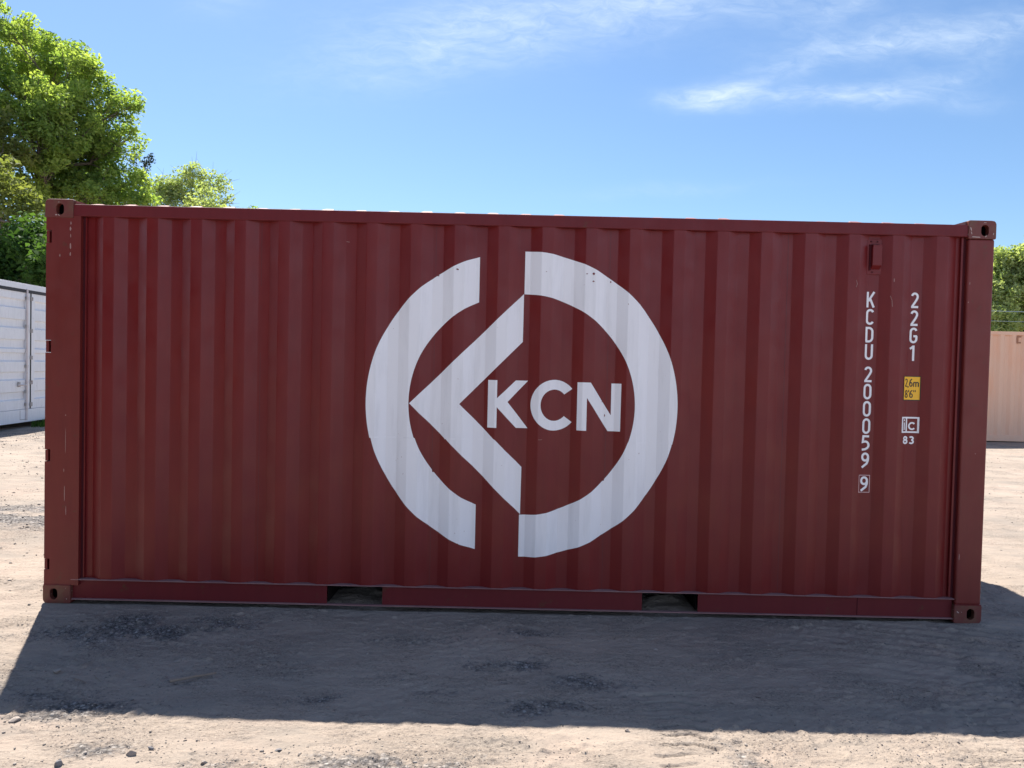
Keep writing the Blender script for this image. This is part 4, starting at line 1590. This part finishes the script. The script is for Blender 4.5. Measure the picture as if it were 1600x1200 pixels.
tree('pine_tree', (b.x, b.y), lobes_px([(208, 305, 28), (226, 262, 8), (205, 245, 14), (222, 300, 12), (233, 246, 5), (60, 42, 10), (38, 40, 8), (70, 52, 6)][:5], 33, 4),
     M['needle'], 'dark pine poking out past the right edge of the maple crown', 'tree', GT, 24,
     leaf=0.060, ncl=34, per=16, clr=0.20, trunk_r=0.12)
b = at_px(55, 600, 34)
tree('pine_tree', (b.x, b.y), lobes_px([(45, 55, 22), (66, 60, 14), (95, 85, 26), (50, 120, 40)], 34, 14),
     M['needle'], 'dark pine top showing above the upper left of the maple crown', 'tree', GT, 34,
     leaf=0.085, ncl=40, per=46, clr=0.30, trunk_r=0.16)
b = at_px(300, 600, 46)
tree('young_leaf_tree', (b.x, b.y), lobes_px([(250, 298, 24), (272, 292, 22), (303, 284, 28), (332, 290, 28), (347, 318, 16), (280, 325, 34), (322, 330, 34), (245, 325, 20), (300, 370, 50)], 46, 5),
     M['leaf_light'], 'pale spring green tree with bare twig tips, right of the maple above the container roof', 'tree', GT, 25,
     leaf=0.10, ncl=24, per=62, clr=0.48, trunk_r=0.20, bare=1.0)
b = at_px(400, 600, 52)
tree('broadleaf_tree', (b.x, b.y), lobes_px([(392, 332, 11), (408, 332, 12), (400, 345, 18), (385, 350, 16), (418, 350, 14)], 52, 6),
     M['leaf_maple'], 'tiny far treetop just clearing the container roof, right of the pale tree', 'tree', GT, 26,
     leaf=0.11, ncl=40, per=40, clr=0.36, trunk_r=0.16)
b = at_px(1590, 600, 44)
tree('broadleaf_tree', (b.x, b.y), lobes_px([(1568, 415, 30), (1592, 413, 30), (1618, 412, 32), (1560, 455, 28), (1590, 462, 32), (1540, 440, 30), (1560, 500, 34), (1600, 505, 34), (1650, 440, 44), (1510, 450, 34)], 44, 7),
     M['leaf_light'], 'bright green tree above the tan container at the right edge', 'tree', GT, 27,
     leaf=0.105, ncl=42, per=84, clr=0.50, trunk_r=0.16)
b = at_px(1640, 600, 30)
tree('broadleaf_tree', (b.x, b.y), lobes_px([(1622, 368, 22), (1632, 395, 26), (1660, 350, 44), (1680, 410, 50), (1640, 430, 30)], 30, 8),
     M['leaf_maple'], 'tree outside the frame with one leafy branch tip at the right edge against the sky', 'tree', GT, 28,
     leaf=0.10, ncl=30, per=50, clr=0.36, trunk_r=0.22)

# ------------------------------------------------------------------ overhead cables at right, with their poles
def pole(px, dist, label):
    p = at_px(px, 600, dist)
    z0 = gz(p.x, p.y)
    o = empty('utility_pole', (p.x, p.y, z0))
    tag(o, label, 'pole', 'poles carrying the overhead cables')
    MB().tube([(0, 0, -0.1), (0, 0, 5.0)], [0.13, 0.09], 10).build('post', M['wood'], o)
    MB().box(-0.05, 0.05, -0.6, 0.6, 4.35, 4.45).build('crossarm', M['wood'], o)
    return p.x, p.y, z0


pa = pole(1300, 34, 'wooden cable pole hidden behind the red container')
pb = pole(1900, 34, 'wooden cable pole beyond the right edge of the frame')
for k_, (zo, yo, lb) in enumerate(((4.58, -0.5, 'upper blue grey overhead cable crossing the bright tree at right'),
                                   (4.22, 0.5, 'lower overhead cable crossing the bright tree at right'))):
    pts = []
    for i in range(17):
        t = i / 16
        pts.append(Vector((pa[0] + (pb[0] - pa[0]) * t, pa[1] + (pb[1] - pa[1]) * t + yo, zo - 0.5 * 4 * t * (1 - t) * 0.4)))
    o_ = pts[0].copy()
    c = MB().tube([p - o_ for p in pts], 0.013 if k_ == 0 else 0.008, 6).build('overhead_cable', M['cable'])
    c.location = o_
    tag(c, lb, 'cable', 'overhead cables at the right')

# ------------------------------------------------------------------ grass at foot of the white container
r = np.random.default_rng(9)
n = 2600
s = r.uniform(0.9, 3.0, n)
off = np.abs(r.normal(0, 0.22, n)) + 0.02
keep = r.random(n) < np.clip((s - 0.9) / 1.0, 0.05, 1)
s, off = s[keep], off[keep]
gxp = -10.05 + wdir.x * s + wdir.y * off
gyp = 10.13 + wdir.y * s - wdir.x * off
gzp = height(gxp, gyp)
n = len(gxp)
hh = r.uniform(0.05, 0.19, n) * (1 - np.clip(off, 0, 0.7))
an = r.uniform(0, 6.28, n)
wd = 0.007
lean = r.normal(0, 0.05, (n, 2))
B = np.stack([gxp, gyp, gzp - 0.01], -1)
dx = np.stack([np.cos(an) * wd, np.sin(an) * wd, np.zeros(n)], -1)
mid = B + np.stack([lean[:, 0] * .4, lean[:, 1] * .4, hh * .6], -1)
tip = B + np.stack([lean[:, 0], lean[:, 1], hh], -1)
V = np.stack([B - dx, B + dx, mid + dx * .7, tip, mid - dx * .7], 1).reshape(-1, 3)
Q = np.arange(n * 5).reshape(n, 5)
gs = mesh_from_arrays('grass', V, Q, M['grass'], attrs={'tone': np.repeat(r.random(n), 5)})
tag(gs, kind='stuff', label='tuft of green grass along the foot of the white container', cat='grass')

# ------------------------------------------------------------------ unseen wood added at the viewer's left back to darken the ribs' reflections
r = np.random.default_rng(77)
n = 420
t_ = r.random(n)
C0 = np.stack([-13.5 + 6.0 * t_ + r.normal(0, 0.8, n), -6.5 - 14 * t_ + r.normal(0, 0.8, n), 8.0 * r.random(n) ** 0.9], -1)
V, Q, T = leaves(C0, np.full(n, 1.0), np.full(n, 40), 0.34, 78)
wd_ = mesh_from_arrays('added_dark_wood', V, Q, M['leaf_dark'], attrs={'tone': T * 0.4})
tag(wd_, kind='stuff', label='unseen dark wood added behind the viewer at left to darken the paint reflections', cat='wood')

# far belt of trees that closes the yard behind the red container
n = 560
t_ = r.random(n)
xx_ = -62 + 130 * t_
C0 = np.stack([xx_, 62 - 0.004 * xx_ ** 2 + r.normal(0, 1.6, n), 0.5 + (5.5 + 2.5 * np.sin(xx_ * 0.35) + 1.0 * np.sin(xx_ * 1.1)) * r.random(n) ** 0.8], -1)
V, Q, T = leaves(C0, np.full(n, 1.5), np.full(n, 44), 0.42, 79)
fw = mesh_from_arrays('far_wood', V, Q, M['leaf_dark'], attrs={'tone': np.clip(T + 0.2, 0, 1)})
tag(fw, kind='stuff', label='far belt of green trees closing the yard behind the red container', cat='wood')
